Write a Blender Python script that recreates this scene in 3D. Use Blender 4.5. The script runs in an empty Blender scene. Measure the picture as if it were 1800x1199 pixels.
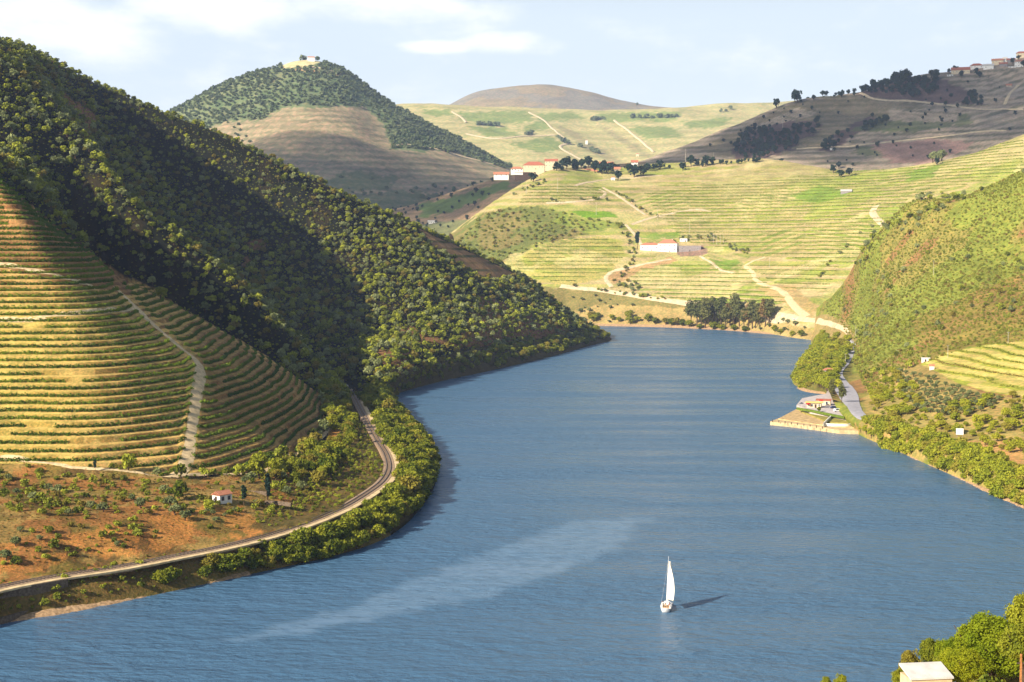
import bpy, bmesh, math, random
import numpy as np
from mathutils import Vector, Matrix
from mathutils.bvhtree import BVHTree
rng = np.random.default_rng(11); random.seed(5)
S = bpy.context.scene; COL = S.collection
R = math.radians
# ---------------------------------------------------------------- camera
CAMZ = 90.0; F = 2500.0; CU, CV = 900.0, 599.5; PITCH = math.atan((CV-450)/F)
cam = bpy.data.objects.new('camera', bpy.data.cameras.new('camera')); COL.objects.link(cam)
cam.location = (0, 0, CAMZ); cam.rotation_euler = (R(90)-PITCH, 0, 0)
cam.data.sensor_width = 36; cam.data.lens = 50; cam.data.clip_start = 1; cam.data.clip_end = 40000
S.camera = cam
# ---------------------------------------------------------------- light
SUN_EL = R(28.5); SH = Vector((-0.78, -0.62)).normalized()      # horizontal direction towards the sun
SUND = Vector((SH.x*math.cos(SUN_EL), SH.y*math.cos(SUN_EL), math.sin(SUN_EL)))
sun = bpy.data.objects.new('sun', bpy.data.lights.new('sun', 'SUN')); COL.objects.link(sun)
sun.data.energy = 5.0; sun.data.angle = R(0.5); sun.data.color = (1.0, 0.88, 0.73)
sun.rotation_euler = (-SUND).to_track_quat('-Z', 'Y').to_euler(); sun.location = (0, 0, 900)
S.view_settings.view_transform = 'Standard'; S.view_settings.look = 'None'
S.view_settings.exposure = 0.86; S.view_settings.gamma = 1.0
S.cycles.max_bounces = 5; S.cycles.volume_bounces = 1; S.cycles.diffuse_bounces = 2; S.cycles.glossy_bounces = 2
S.cycles.transparent_max_bounces = 16; S.cycles.use_denoising = True; S.cycles.adaptive_threshold = 0.005

class NT:
    """small node-tree helper"""
    def __init__(s, tree): s.t = tree; s.n = tree.nodes; s.l = tree.links
    def new(s, kind, **kw):
        n = s.n.new(kind)
        for k, v in kw.items(): setattr(n, k, v)
        return n
    def put(s, sock, v):
        if isinstance(v, bpy.types.NodeSocket): s.l.new(v, sock)
        elif v is not None: sock.default_value = v
    def math(s, op, a, b=None, c=None, clamp=False):
        n = s.new('ShaderNodeMath', operation=op, use_clamp=clamp)
        for i, v in enumerate((a, b, c)): s.put(n.inputs[i], v)
        return n.outputs[0]
    def vmath(s, op, a, b=None):
        n = s.new('ShaderNodeVectorMath', operation=op)
        s.put(n.inputs[0], a); s.put(n.inputs[1], b); return n.outputs[0]
    def mix(s, f, a, b, blend='MIX'):
        n = s.new('ShaderNodeMix', data_type='RGBA', blend_type=blend)
        s.put(n.inputs[0], f); s.put(n.inputs[6], a); s.put(n.inputs[7], b); return n.outputs[2]
    def noise(s, vec, scale, detail=3, rough=0.55, out=0):
        n = s.new('ShaderNodeTexNoise'); n.inputs['Scale'].default_value = scale
        n.inputs['Detail'].default_value = detail; n.inputs['Roughness'].default_value = rough
        if vec is not None: s.l.new(vec, n.inputs['Vector'])
        return n.outputs[out]
    def ramp(s, f, lo, hi, a=0.0, b=1.0):
        n = s.new('ShaderNodeMapRange', interpolation_type='SMOOTHSTEP')
        for i, v in enumerate((f, lo, hi, a, b)): s.put(n.inputs[i], v)
        return n.outputs[0]

# world: physical sky with thin bright cloud banks mixed in by direction
W_ = bpy.data.worlds.new('World'); S.world = W_; W_.use_nodes = True
w = NT(W_.node_tree); w.n.clear()
sky = w.new('ShaderNodeTexSky', sky_type='NISHITA', sun_disc=False)
sky.sun_elevation = SUN_EL; sky.sun_rotation = math.atan2(SUND.x, SUND.y); sky.air_density = 1.0; sky.dust_density = 1.0; sky.ozone_density = 2.0
tc = w.new('ShaderNodeTexCoord').outputs['Generated']
mp = w.new('ShaderNodeMapping'); w.l.new(tc, mp.inputs[0]); mp.inputs['Scale'].default_value = (1, 1, 2.6)
n1 = w.noise(mp.outputs[0], 13.0, 6, 0.6); n2 = w.noise(mp.outputs[0], 2.3, 2)
sep = w.new('ShaderNodeSeparateXYZ'); w.l.new(tc, sep.inputs[0])
def blob(az, el, raz, rel):       # one cloud bank at a compass direction
    ca = w.math('ARCTAN2', sep.outputs[0], sep.outputs[1])
    da = w.math('DIVIDE', w.math('SUBTRACT', ca, az), raz); de = w.math('DIVIDE', w.math('SUBTRACT', sep.outputs[2], el), rel)
    r2 = w.math('ADD', w.math('MULTIPLY', da, da), w.math('MULTIPLY', de, de))
    return w.math('SUBTRACT', 1.0, r2, clamp=True)
def dirs(u, v): return (math.atan((u-CU)/F), (450-v)/F)
blobs = None
for (u, v, ru, rv) in ((40, 60, 150, 130), (180, 90, 150, 60), (400, 30, 190, 55), (905, 86, 110, 24), (960, 92, 60, 20), (770, 92, 80, 14), (-300, 60, 300, 90), (640, 20, 200, 40)):
    a, e = dirs(u, v); b = blob(a, e, ru/F, rv/F)
    blobs = b if blobs is None else w.math('MAXIMUM', blobs, b)
cl = w.math('ADD', w.math('MULTIPLY', blobs, 0.75), w.math('MULTIPLY', w.math('SUBTRACT', n1, 0.5), 2.3))
cl = w.ramp(cl, -0.05, 1.15, 0.0, 1.0)
gen = w.ramp(w.math('ADD', n2, w.math('MULTIPLY', n1, 0.4)), 0.62, 0.95, 0.0, 0.5)
gen = w.math('MULTIPLY', gen, w.ramp(sep.outputs[2], 0.18, 0.35, 0.0, 0.4))
cl = w.math('MAXIMUM', cl, gen)
SKYMUL = w.mix(1.0, sky.outputs[0], (1, 1, 1, 1), 'MULTIPLY')
hz = w.ramp(sep.outputs[2], 0.15, 0.28, 0.92, 0.0)
low = w.mix(w.ramp(sep.outputs[2], 0.02, 0.16), (12.2, 12.9, 13.1, 1), (9.9, 11.2, 12.0, 1))
base = w.mix(hz, SKYMUL, low)
skyc = w.mix(cl, base, (15.0, 14.8, 14.7, 1))
bg = w.new('ShaderNodeBackground'); bg.inputs[1].default_value = 0.051
w.l.new(skyc, bg.inputs[0]); wo = w.new('ShaderNodeOutputWorld'); w.l.new(bg.outputs[0], wo.inputs[0])

# ---------------------------------------------------------------- picking points
CP, SP = math.cos(PITCH), math.sin(PITCH)
def ray(u, v):
    a = (u-CU)/F; b = -(v-CV)/F
    return np.array((a, CP + b*SP, -SP + b*CP))
def P(u, v, D): d = ray(u, v); return np.array((0, 0, CAMZ)) + d*(D/d[1])
def WZ(u, v, z=0.0): d = ray(u, v); return np.array((0, 0, CAMZ)) + d*((CAMZ-z)/-d[2])
def proj(p):
    p = np.asarray(p, float); x = p[..., 0]; y = p[..., 1]; z = p[..., 2]-CAMZ
    dep = y*CP - z*SP; up = y*SP + z*CP
    dep = np.maximum(dep, 1e-3)
    return CU + F*x/dep, CV - F*up/dep, dep
# ---------------------------------------------------------------- noise
def _h(ix, iy, s):
    n = (ix.astype(np.int64)*374761393 + iy.astype(np.int64)*668265263 + s*974634777) & 0xffffffff
    n = ((n ^ (n >> 13))*1274126177) & 0xffffffff
    return ((n ^ (n >> 16)) & 0xffff)/65535.0
def vnoise(x, y, s=0):
    ix = np.floor(x); iy = np.floor(y); fx = x-ix; fy = y-iy
    fx = fx*fx*fx*(fx*(fx*6-15)+10); fy = fy*fy*fy*(fy*(fy*6-15)+10)
    a = _h(ix, iy, s); b = _h(ix+1, iy, s); c = _h(ix, iy+1, s); d = _h(ix+1, iy+1, s)
    return (a*(1-fx)+b*fx)*(1-fy) + (c*(1-fx)+d*fx)*fy
def fbm(x, y, o=4, s=0):
    r = 0; a = 1; t = 0
    for i in range(o):
        r = r + a*(vnoise(x*2**i, y*2**i, s+i*7)-0.5); t += a; a *= 0.5
    return r/t*2
def inpoly(u, v, poly):
    c = np.zeros(np.shape(u), bool); n = len(poly)
    for i in range(n):
        x1, y1 = poly[i]; x2, y2 = poly[(i+1) % n]
        if y1 == y2: continue
        c ^= ((y1 > v) != (y2 > v)) & (u < (x2-x1)*(v-y1)/(y2-y1)+x1)
    return c
# ---------------------------------------------------------------- object helpers
def tag(o, label=None, cat=None, group=None, kind=None):
    if label: o['label'] = label
    if cat: o['category'] = cat
    if group: o['group'] = group
    if kind: o['kind'] = kind
    return o
def link(name, data, parent=None):
    o = bpy.data.objects.new(name, data); COL.objects.link(o)
    if parent: o.parent = parent
    return o
def mesh_np(name, V, Fq, mat=None, smooth=True):
    me = bpy.data.meshes.new(name); V = np.asarray(V, np.float32); Fq = np.asarray(Fq, np.int32)
    me.vertices.add(len(V)); me.vertices.foreach_set('co', V.ravel())
    k = Fq.shape[1]; me.loops.add(Fq.size); me.loops.foreach_set('vertex_index', Fq.ravel())
    me.polygons.add(len(Fq)); me.polygons.foreach_set('loop_start', np.arange(0, Fq.size, k, dtype=np.int32))
    me.polygons.foreach_set('loop_total', np.full(len(Fq), k, np.int32)) if bpy.app.version < (4, 0, 0) else None
    me.update(calc_edges=True)
    me.polygons.foreach_set('use_smooth', np.full(len(Fq), smooth)); me.validate()
    if mat: me.materials.append(mat)
    return me
def set_col(me, name, rgb):
    a = me.color_attributes.new(name, 'FLOAT_COLOR', 'POINT')
    d = np.ones((len(rgb), 4), np.float32); d[:, :3] = rgb; a.data.foreach_set('color', d.ravel())
def set_f(me, name, val):
    a = me.attributes.new(name, 'FLOAT', 'POINT'); a.data.foreach_set('value', np.asarray(val, np.float32))
# ---------------------------------------------------------------- materials
def new_mat(name):
    m = bpy.data.materials.new(name); m.use_nodes = True; t = NT(m.node_tree)
    return m, t, t.n['Principled BSDF']
def ground_mat(name, s1=0.08, s2=0.6, bump=0.5, var=0.5, bdist=1.0):
    m, t, b = new_mat(name); pos = t.new('ShaderNodeNewGeometry').outputs['Position']
    a = t.new('ShaderNodeVertexColor'); a.layer_name = 'albedo'
    na = t.noise(pos, s1, 4, 0.6); nb = t.noise(pos, s2, 5, 0.65)
    k = t.math('ADD', t.math('MULTIPLY', na, 0.5), t.math('MULTIPLY', nb, 0.5))
    k = t.ramp(k, 0.3, 0.7, 1-var, 1+var)
    col = t.vmath('SCALE', a.outputs[0]); t.put(col.node.inputs['Scale'], k)
    tint = t.mix(t.ramp(nb, 0.45, 0.62), (0.86, 0.98, 0.80, 1), (1.12, 1.0, 0.90, 1))
    col = t.mix(1.0, col, tint, 'MULTIPLY')
    t.put(b.inputs['Base Color'], col); b.inputs['Roughness'].default_value = 0.95; b.inputs['Specular IOR Level'].default_value = 0.1
    bp = t.new('ShaderNodeBump'); bp.inputs['Strength'].default_value = bump; bp.inputs['Distance'].default_value = bdist
    t.put(bp.inputs['Height'], nb); t.put(b.inputs['Normal'], bp.outputs[0])
    return m
GM_near = ground_mat('near_soil', 0.12, 1.1, 0.6, 0.45, 0.8)
GM_mid = ground_mat('mid_slope_soil', 0.04, 0.35, 0.6, 0.35, 2.0)
GM_far = ground_mat('far_slope_soil', 0.012, 0.08, 0.5, 0.25, 5.0)
# ---------------------------------------------------------------- terrain sheets
def cr(pts, ns):
    """Catmull-Rom through pts (k,...,3) with ns[i] samples in interval i"""
    pts = np.asarray(pts, float); k = len(pts); out = []
    for i in range(k-1):
        p0 = pts[max(i-1, 0)]; p1 = pts[i]; p2 = pts[i+1]; p3 = pts[min(i+2, k-1)]
        if i == 0: p0 = 2*p1-p2
        if i == k-2: p3 = 2*p2-p1
        d12 = np.linalg.norm(p2-p1, axis=-1, keepdims=True)+1e-6
        d01 = np.linalg.norm(p1-p0, axis=-1, keepdims=True)+1e-6; d23 = np.linalg.norm(p3-p2, axis=-1, keepdims=True)+1e-6
        m1 = ((p1-p0)/d01*d12 + (p2-p1))*0.5; m2 = ((p2-p1) + (p3-p2)/d23*d12)*0.5   # finite difference, length aware
        n = ns[i]
        for j in range(n + (i == k-2)):
            t = j/n
            out.append((2*t**3-3*t*t+1)*p1 + (t**3-2*t*t+t)*m1 + (-2*t**3+3*t*t)*p2 + (t**3-t*t)*m2)
    return np.array(out)
def cpt(c):
    if len(c) == 4: return WZ(c[0], c[1], c[3])
    if c[2] == 'w': return WZ(c[0], c[1], 0)
    return P(*c)
class Sheet: pass
SHEETS = []
def sheet(name, cols, rn, cn, mat, back=((60, -8), (260, -110), (600, -400)), bn=(4, 6, 4), foot=None, amp=1.0, L=60, base=(.2, .2, .15), terr=None, octs=5):
    G = []
    for c in cols:
        pts = [cpt(x) for x in c]
        p = pts[0]
        if foot: pts.insert(0, p + np.array((foot[0], foot[1], foot[2])))
        top = pts[-1]; dh = top[:2]/np.linalg.norm(top[:2])
        for (d, dz) in back: pts.append(np.array((top[0]+dh[0]*d, top[1]+dh[1]*d, max(top[2]+dz, -12))))
        G.append(pts)
    G = np.array(G)                                  # cols x rows x 3
    rn = list(rn) + list(bn[:len(back)])
    if foot: rn = [3] + rn
    A = cr(np.swapaxes(G, 0, 1), rn)                 # rows' x cols
    A = np.swapaxes(cr(np.swapaxes(A, 0, 1), cn), 0, 1)   # rows' x cols'
    x, y = A[..., 0], A[..., 1]
    mask = np.clip((A[..., 2]-1)/14, 0, 1)
    nz = fbm(x/L, y/L, octs, len(SHEETS)*31+3)
    A[..., 2] += amp*nz*mask
    s = Sheet(); s.name = name; s.A = A; s.rowsR = np.cumsum([0]+rn); s.u, s.v, s.d = proj(A)
    s.z0 = A[..., 2].copy()
    if terr: A[..., 2] = terr(s, A)
    nr, nc = A.shape[:2]; s.col = np.tile(np.array(base, float), (nr, nc, 1))
    s.mat = mat; SHEETS.append(s); return s
def steps(s, A, step, k):
    z = A[..., 2]; ph = (z/step) % 1.0
    t = np.where(ph < 0.6, ph/0.6*0.25, 0.25+(ph-0.6)/0.4*0.75)
    m = np.clip((z-30)/8, 0, 1)*k*np.clip(fbm(A[..., 0]/90, A[..., 1]/90, 2, 41)*2+1.0, 0.2, 1)
    return z + (t-ph)*step*m
def sheet_mesh(s):
    nr, nc = s.A.shape[:2]; i = np.arange(nr*nc).reshape(nr, nc)
    q = np.stack([i[:-1, :-1], i[:-1, 1:], i[1:, 1:], i[1:, :-1]], -1).reshape(-1, 4)
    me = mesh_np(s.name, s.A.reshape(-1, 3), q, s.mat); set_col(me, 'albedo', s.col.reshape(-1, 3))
    o = link(s.name, me); tag(o, kind='structure'); s.obj = o
    return o
def srgb(r, g, b, k=1.0):
    f = lambda c: ((c/255+0.055)/1.055)**2.4 if c > 10 else c/255/12.92
    return np.array((f(r)*k, f(g)*k, f(b)*k))
def paint(s, poly, c, jit=4, mixv=1.0, m=None):
    ju = s.u + jit*fbm(s.A[..., 0]/12, s.A[..., 1]/12, 3, 5)*2; jv = s.v + jit*fbm(s.A[..., 0]/12, s.A[..., 1]/12, 3, 9)
    k = inpoly(ju, jv, poly)
    if m is not None: k &= m
    s.col[k] = s.col[k]*(1-mixv) + np.array(c)*mixv
    return k

# --- left hillside: columns run from the river up to the ridge
LC = [
 [(-700,1230,'w'),(-700,1160,None,7),(-690,1100,None,9),(-690,1000,350),(-690,900,400),(-700,700,480),(-720,500,560),(-760,300,680),(-800,120,820),(-850,0,980)],
 [(0,1095,'w'),(0,1034,None,7),(0,1018,None,7.5),(0,950,378),(0,880,418),(0,812,482),(-20,620,545),(-60,430,620),(-150,250,780),(-330,-10,1000)],
 [(200,1060,'w'),(200,1003,None,7),(200,988,None,7.5),(200,930,398),(200,880,430),(200,818,482),(170,640,545),(100,480,605),(0,325,655),(-200,30,1010)],
 [(400,1018,'w'),(400,962,None,7),(400,950,None,7.5),(390,915,428),(380,878,450),(350,835,490),(345,650,595),(220,515,660),(80,395,675),(-120,45,1015)],
 [(650,958,'w'),(590,900,None,7),(580,892,None,7.5),(575,860,495),(570,810,550),(560,755,640),(505,655,735),(365,565,760),(190,465,750),(-70,55,1060)],
 [(742,890,'w'),(684,828,None,7),(668,826,None,7.6),(640,800,580),(620,760,640),(600,705,755),(510,640,840),(370,550,885),(190,450,905),(-30,60,1120)],
 [(768,815,'w'),(664,775,None,7),(652,773,None,7.6),(632,748,690),(617,718,740),(600,688,810),(520,602,872),(400,503,893),(225,370,900),(20,78,1200)],
 [(712,735,'w'),(624,696,None,8),(618,692,None,8.6),(612,682,880),(600,668,915),(590,655,955),(490,590,1005),(368,500,1028),(222,385,1035),(60,94,1290)],
 [(688,698,'w'),(700,660,None,12),(702,655,None,13),(690,635,958),(665,605,1020),(625,570,1095),(540,505,1195),(430,410,1285),(290,300,1325),(140,131,1345)],
 [(765,673,'w'),(780,640,None,12),(783,636,None,13),(778,615,1050),(755,585,1092),(720,550,1145),(640,480,1225),(545,405,1290),(430,315,1322),(270,188,1345)],
 [(870,650,'w'),(868,617,None,12),(868,613,None,13),(862,590,1190),(842,565,1213),(805,535,1236),(740,480,1262),(660,425,1285),(570,360,1305),(445,267,1320)],
 [(965,628,'w'),(958,600,None,11),(955,597,None,12),(948,580,1325),(930,560,1335),(895,532,1345),(845,497,1350),(800,465,1355),(745,422,1360),(690,381,1362)],
 [(1040,607,'w'),(1028,592,None,8),(1025,589,None,9),(1015,580,1440),(1000,568,1445),(980,555,1450),(950,535,1455),(915,510,1458),(880,485,1460),(835,451,1462)],
 [(1074,598,'w'),(1068,592,1525),(1065,590,1527),(1055,583,1530),(1042,576,1532),(1025,568,1535),(1005,557,1536),(990,545,1537),(965,528,1538),(940,505,1540)],
 [(1066,594,1600),(1062,592,1605),(1058,591,1607),(1045,588,1610),(1030,585,1615),(1010,575,1620),(990,565,1625),(960,555,1630),(930,545,1640),(900,520,1660)],
 [(880,588,1900),(880,588,1905),(875,588,1907),(870,588,1910),(860,585,1915),(850,580,1920),(840,575,1925),(830,570,1930),(820,560,1940),(800,540,1960)],
]
BENCH = {0: (-830,50,930), 1: (-230,170,940), 2: (-70,232,915), 3: (-30,240,910), 4: (15,245,915), 5: (75,268,935), 6: (125,232,990), 7: (150,262,1140)}
for i_, c_ in enumerate(LC): c_.insert(9, BENCH.get(i_) or tuple((np.array(c_[8])*.5+np.array(c_[9])*.5)))
VINE_L = [(-60,812),(100,818),(200,822),(305,838),(350,836),(450,828),(520,800),(578,752),(560,690),(470,625),(400,585),(330,548),(262,500),(225,490),(120,415),(0,315),(-60,270)]
PATHX = [(205,500),(240,540),(275,575),(310,605),(343,632),(352,650),(348,680),(342,720),(336,760),(331,800),(318,828),(302,838)]
def terrace_left(s, A):
    pu = np.interp(s.v, [q[1] for q in PATHX], [q[0] for q in PATHX]); kp = np.clip((np.abs(s.u-pu)-13)/8, 0, 1); kp = np.where((s.v > 500) & (s.v < 845), kp, 1)
    z = A[..., 2]; m = inpoly(s.u, s.v, VINE_L)
    step = 2.35; ph = (z/step) % 1.0
    t = np.where(ph < 0.62, ph/0.62*0.18, 0.18+(ph-0.62)/0.38*0.82)          # bench then steep bank
    return np.where(m, z + (t-ph)*step*kp, z)
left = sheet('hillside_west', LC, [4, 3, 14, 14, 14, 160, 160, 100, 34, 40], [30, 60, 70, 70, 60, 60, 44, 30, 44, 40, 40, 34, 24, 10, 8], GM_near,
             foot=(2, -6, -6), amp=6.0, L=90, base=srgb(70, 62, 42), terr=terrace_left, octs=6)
# --- right hillside
RC = [
 [(1425,596,'w'),(1428,590,1546),(1430,583,1556),(1432,574,1566),(1433,565,1576),(1434,557,1586),(1435,549,1596),(1437,542,1606)],
 [(1425,618,'w'),(1480,612,None,7),(1497,610,None,7.2),(1520,582,1300),(1530,547,1330),(1520,522,1370),(1505,502,1420),(1489,490,1450)],
 [(1402,652,'w'),(1482,643,None,7),(1500,640,None,7.2),(1530,607,1110),(1560,562,1160),(1570,512,1220),(1555,462,1330),(1531,418,1400)],
 [(1402,680,'w'),(1470,664,None,7),(1503,664,None,7.2),(1560,627,980),(1610,572,1040),(1640,502,1130),(1630,422,1270),(1600,356,1380)],
 [(1452,693,'w'),(1477,697,None,7),(1522,695,None,7.2),(1590,656,870),(1660,602,930),(1710,522,1025),(1710,432,1180),(1690,349,1320)],
 [(1498,757,'w'),(1497,738,None,6),(1532,728,None,7.2),(1610,690,775),(1690,640,845),(1760,572,925),(1790,472,1080),(1790,300,1290)],
 [(1600,803,'w'),(1590,768,None,7),(1628,760,None,7.2),(1695,725,698),(1780,660,770),(1850,582,855),(1880,452,1020),(1880,250,1270)],
 [(1700,847,'w'),(1690,803,None,7),(1725,792,None,7.2),(1790,757,628),(1880,682,705),(1950,592,800),(1990,432,980),(2000,200,1250)],
 [(1800,893,'w'),(1800,840,None,7),(1830,828,None,7.2),(1890,787,578),(1980,702,650),(2060,602,755),(2100,402,950),(2150,150,1250)],
 [(2050,1010,'w'),(2050,945,None,7),(2080,930,None,8),(2150,860,475),(2250,722,560),(2350,602,680),(2400,402,900),(2450,100,1200)],
 [(2600,1190,'w'),(2620,1110,None,7),(2660,1090,None,8),(2750,990,360),(2850,802,450),(2950,602,560),(3000,300,760),(3050,-50,1050)],
 [(4200,1500,'w'),(4250,1400,None,7),(4300,1370,None,8),(4400,1200,250),(4500,900,330),(4600,600,420),(4700,200,600),(4800,-300,850)],
]
VINE_R = [(1618,640),(1660,620),(1720,610),(1800,598),(1900,590),(1900,730),(1800,697),(1740,690),(1680,672),(1650,655)]
right = sheet('hillside_east', RC, [4, 4, 22, 40, 44, 44, 44], [24, 34, 30, 34, 40, 40, 40, 36, 30, 24, 16], GM_mid, foot=(-4, -3, -6), amp=5.0, L=80, base=srgb(150, 135, 75), octs=6,
              back=((60, -14), (200, -70), (420, -200)))
# --- promontory with the estate
FC = [
 [(760,568,'w'),(770,545,1925),(780,520,1945),(790,490,1970),(800,470,1995),(800,440,2040),(798,425,2090),(796,415,2150),(790,412,2220)],
 [(940,571,'w'),(945,538,1895),(950,505,1930),(940,470,1970),(900,440,2015),(880,418,2060),(860,390,2110),(848,372,2170),(850,366,2260)],
 [(1060,573,'w'),(1060,545,1865),(1060,512,1895),(1050,470,1960),(1030,430,2020),(1000,395,2080),(975,350,2150),(965,318,2230),(975,297,2400)],
 [(1150,575,'w'),(1150,552,1835),(1150,526,1860),(1155,482,1925),(1160,446,1990),(1135,400,2070),(1090,350,2180),(1060,318,2300),(1055,294,2450)],
 [(1250,579,'w'),(1250,558,1790),(1250,533,1810),(1268,480,1885),(1282,440,1965),(1270,400,2055),(1230,350,2180),(1190,313,2320),(1170,290,2480)],
 [(1350,587,'w'),(1350,567,1668),(1345,546,1690),(1380,480,1810),(1405,430,1905),(1420,385,2005),(1400,340,2125),(1350,300,2310),(1330,280,2480)],
 [(1440,598,'w'),(1440,580,1565),(1435,562,1590),(1475,500,1690),(1510,440,1785),(1550,380,1885),(1570,340,1985),(1550,322,2090),(1530,300,2250)],
 [(1500,590,1560),(1520,560,1580),(1540,530,1610),(1580,480,1690),(1620,420,1780),(1680,350,1880),(1700,310,1960),(1700,288,2040),(1690,276,2150)],
 [(1600,590,1600),(1640,560,1610),(1680,520,1640),(1720,460,1700),(1760,400,1780),(1800,320,1880),(1820,270,1960),(1820,240,2040),(1820,228,2140)],
 [(1900,590,1700),(1900,560,1710),(1900,520,1720),(1900,460,1760),(1920,400,1830),(1950,300,1920),(1980,240,1990),(1990,200,2070),(2000,190,2160)],
]
prom = sheet('promontory_slope', FC, [8, 12, 50, 60, 60, 60, 44, 20], [20, 24, 24, 30, 30, 30, 26, 22, 12], GM_mid, foot=(0, -12, -6), amp=5.0, L=130, base=srgb(176, 160, 118), octs=5, terr=lambda s, A: steps(s, A, 5.2, 0.6),
             back=((80, -10), (260, -60), (500, -200)))
# --- hill with the village, top right
EC = [
 [(1050,330,2500),(1060,315,2550),(1080,300,2600),(1100,292,2680),(1120,286,2760)],
 [(1180,320,2450),(1190,300,2520),(1200,282,2600),(1205,268,2700),(1210,252,2800)],
 [(1300,320,2400),(1300,295,2500),(1300,270,2600),(1300,245,2700),(1300,220,2820)],
 [(1400,325,2380),(1400,290,2480),(1400,255,2600),(1400,215,2720),(1405,178,2850)],
 [(1510,330,2350),(1510,290,2460),(1510,250,2580),(1510,205,2720),(1510,163,2870)],
 [(1620,320,2300),(1620,275,2430),(1620,230,2570),(1620,185,2720),(1620,133,2900)],
 [(1720,300,2280),(1720,255,2420),(1720,210,2570),(1720,165,2720),(1720,118,2860)],
 [(1820,270,2260),(1820,230,2410),(1820,190,2570),(1820,145,2730),(1820,96,2900)],
 [(1980,240,2260),(1980,200,2410),(1980,150,2570),(1980,100,2750),(1980,55,2950)],
]
east = sheet('village_hill', EC, [20, 24, 24, 24], [16, 18, 18, 18, 18, 18, 18, 18], GM_mid, amp=9.0, L=160, base=srgb(128, 108, 92), octs=5, foot=(0, -150, -60), bn=(4, 6, 4))
# --- shaded saddle left of the estate
GC = [
 [(560,460,2350),(570,420,2450),(580,400,2600),(590,392,2750),(600,388,2850)],
 [(680,440,2320),(690,410,2420),(690,395,2550),(690,380,2700),(680,371,2850)],
 [(760,435,2300),(770,410,2400),(780,390,2500),(790,365,2620),(770,345,2780)],
 [(850,420,2300),(860,390,2400),(870,360,2480),(870,335,2600),(860,318,2740)],
 [(960,400,2330),(960,360,2400),(950,335,2480),(940,318,2580),(930,303,2700)],
 [(1060,370,2380),(1060,340,2430),(1060,320,2500),(1060,305,2580),(1050,292,2680)],
 [(1160,350,2450),(1160,325,2500),(1160,305,2550),(1160,295,2620),(1160,286,2700)],
]
sad = sheet('saddle_slope', GC, [12, 14, 14, 14], [14, 14, 14, 14, 14, 14], GM_mid, amp=5.0, L=120, base=srgb(135, 120, 98), octs=4, foot=(0, -120, -80))
# --- far cone
AC = [
 [(100,330,3200),(150,300,3350),(180,280,3500),(200,260,3700),(220,240,3900)],
 [(300,380,3000),(300,330,3180),(296,280,3380),(294,235,3620),(293,200,3850)],
 [(400,390,2950),(400,325,3140),(400,260,3360),(400,195,3620),(400,140,3860)],
 [(480,400,2900),(480,320,3110),(480,245,3350),(480,175,3610),(480,118,3860)],
 [(545,400,2900),(545,320,3100),(545,240,3350),(545,165,3610),(545,108,3860)],
 [(620,400,2900),(615,325,3100),(610,250,3330),(605,180,3590),(600,120,3850)],
 [(690,400,2950),(685,335,3100),(675,275,3310),(660,215,3560),(645,150,3830)],
 [(780,385,3050),(770,335,3160),(750,285,3320),(730,245,3510),(705,190,3800)],
 [(880,350,3150),(865,325,3260),(850,305,3370),(830,280,3520),(790,233,3750)],
 [(970,325,3350),(950,318,3400),(940,312,3450),(925,305,3540),(900,288,3680)],
 [(1060,325,3600),(1050,318,3650),(1040,312,3700),(1030,308,3750),(1000,302,3800)],
]
cone = sheet('conical_hill', AC, [22, 24, 26, 26], [12, 16, 16, 16, 16, 16, 18, 18, 16, 10], GM_far, amp=16.0, L=260, base=srgb(120, 125, 95), octs=5, foot=(0, -200, -120))
CC = [
 [(600,330,4300),(600,290,4500),(600,250,4800),(600,215,5200),(600,195,5600)],
 [(740,330,4200),(740,290,4450),(740,250,4800),(740,212,5200),(740,186,5600)],
 [(850,330,4200),(850,295,4400),(850,255,4750),(850,220,5200),(850,191,5700)],
 [(960,335,4200),(960,300,4350),(960,262,4700),(960,225,5200),(960,194,5800)],
 [(1070,335,4200),(1070,300,4400),(1070,262,4800),(1070,225,5300),(1070,192,5800)],
 [(1180,325,4300),(1180,290,4500),(1180,255,4800),(1180,220,5300),(1180,190,5800)],
 [(1290,300,4500),(1290,270,4700),(1290,240,5000),(1290,215,5400),(1290,186,5900)],
 [(1400,280,4800),(1400,250,5000),(1400,225,5300),(1400,200,5700),(1400,177,6100)],
 [(1560,270,5000),(1560,240,5200),(1560,215,5500),(1560,195,5900),(1560,180,6300)],
]
terr = sheet('terraced_far_slope', CC, [16, 20, 24, 24], [12, 16, 18, 18, 18, 18, 16, 12], GM_far, amp=22.0, L=420, base=srgb(190, 180, 130), octs=4, foot=(0, -300, -200))
BC = [
 [(640,230,7000),(650,220,7300),(660,210,7600),(670,205,8000)],
 [(760,225,7000),(765,212,7300),(770,200,7600),(775,190,8000)],
 [(835,225,7000),(835,205,7300),(835,185,7600),(835,164,8000)],
 [(900,225,7000),(900,200,7300),(900,178,7600),(900,153,8000)],
 [(960,225,7000),(960,200,7300),(960,175,7600),(960,150,8000)],
 [(1020,225,7000),(1020,200,7300),(1020,178,7600),(1020,157,8000)],
 [(1100,225,7000),(1100,205,7300),(1100,190,7600),(1100,176,8000)],
 [(1200,225,7000),(1200,215,7300),(1200,203,7600),(1200,192,8000)],
 [(1330,225,7000),(1330,215,7300),(1330,203,7600),(1330,198,8000)],
]
dome = sheet('far_dome_hill', BC, [12, 14, 14], [12, 14, 14, 14, 14, 14, 12, 8], GM_far, amp=26.0, L=600, base=srgb(140, 130, 110), octs=5, foot=(0, -400, -300))
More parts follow.
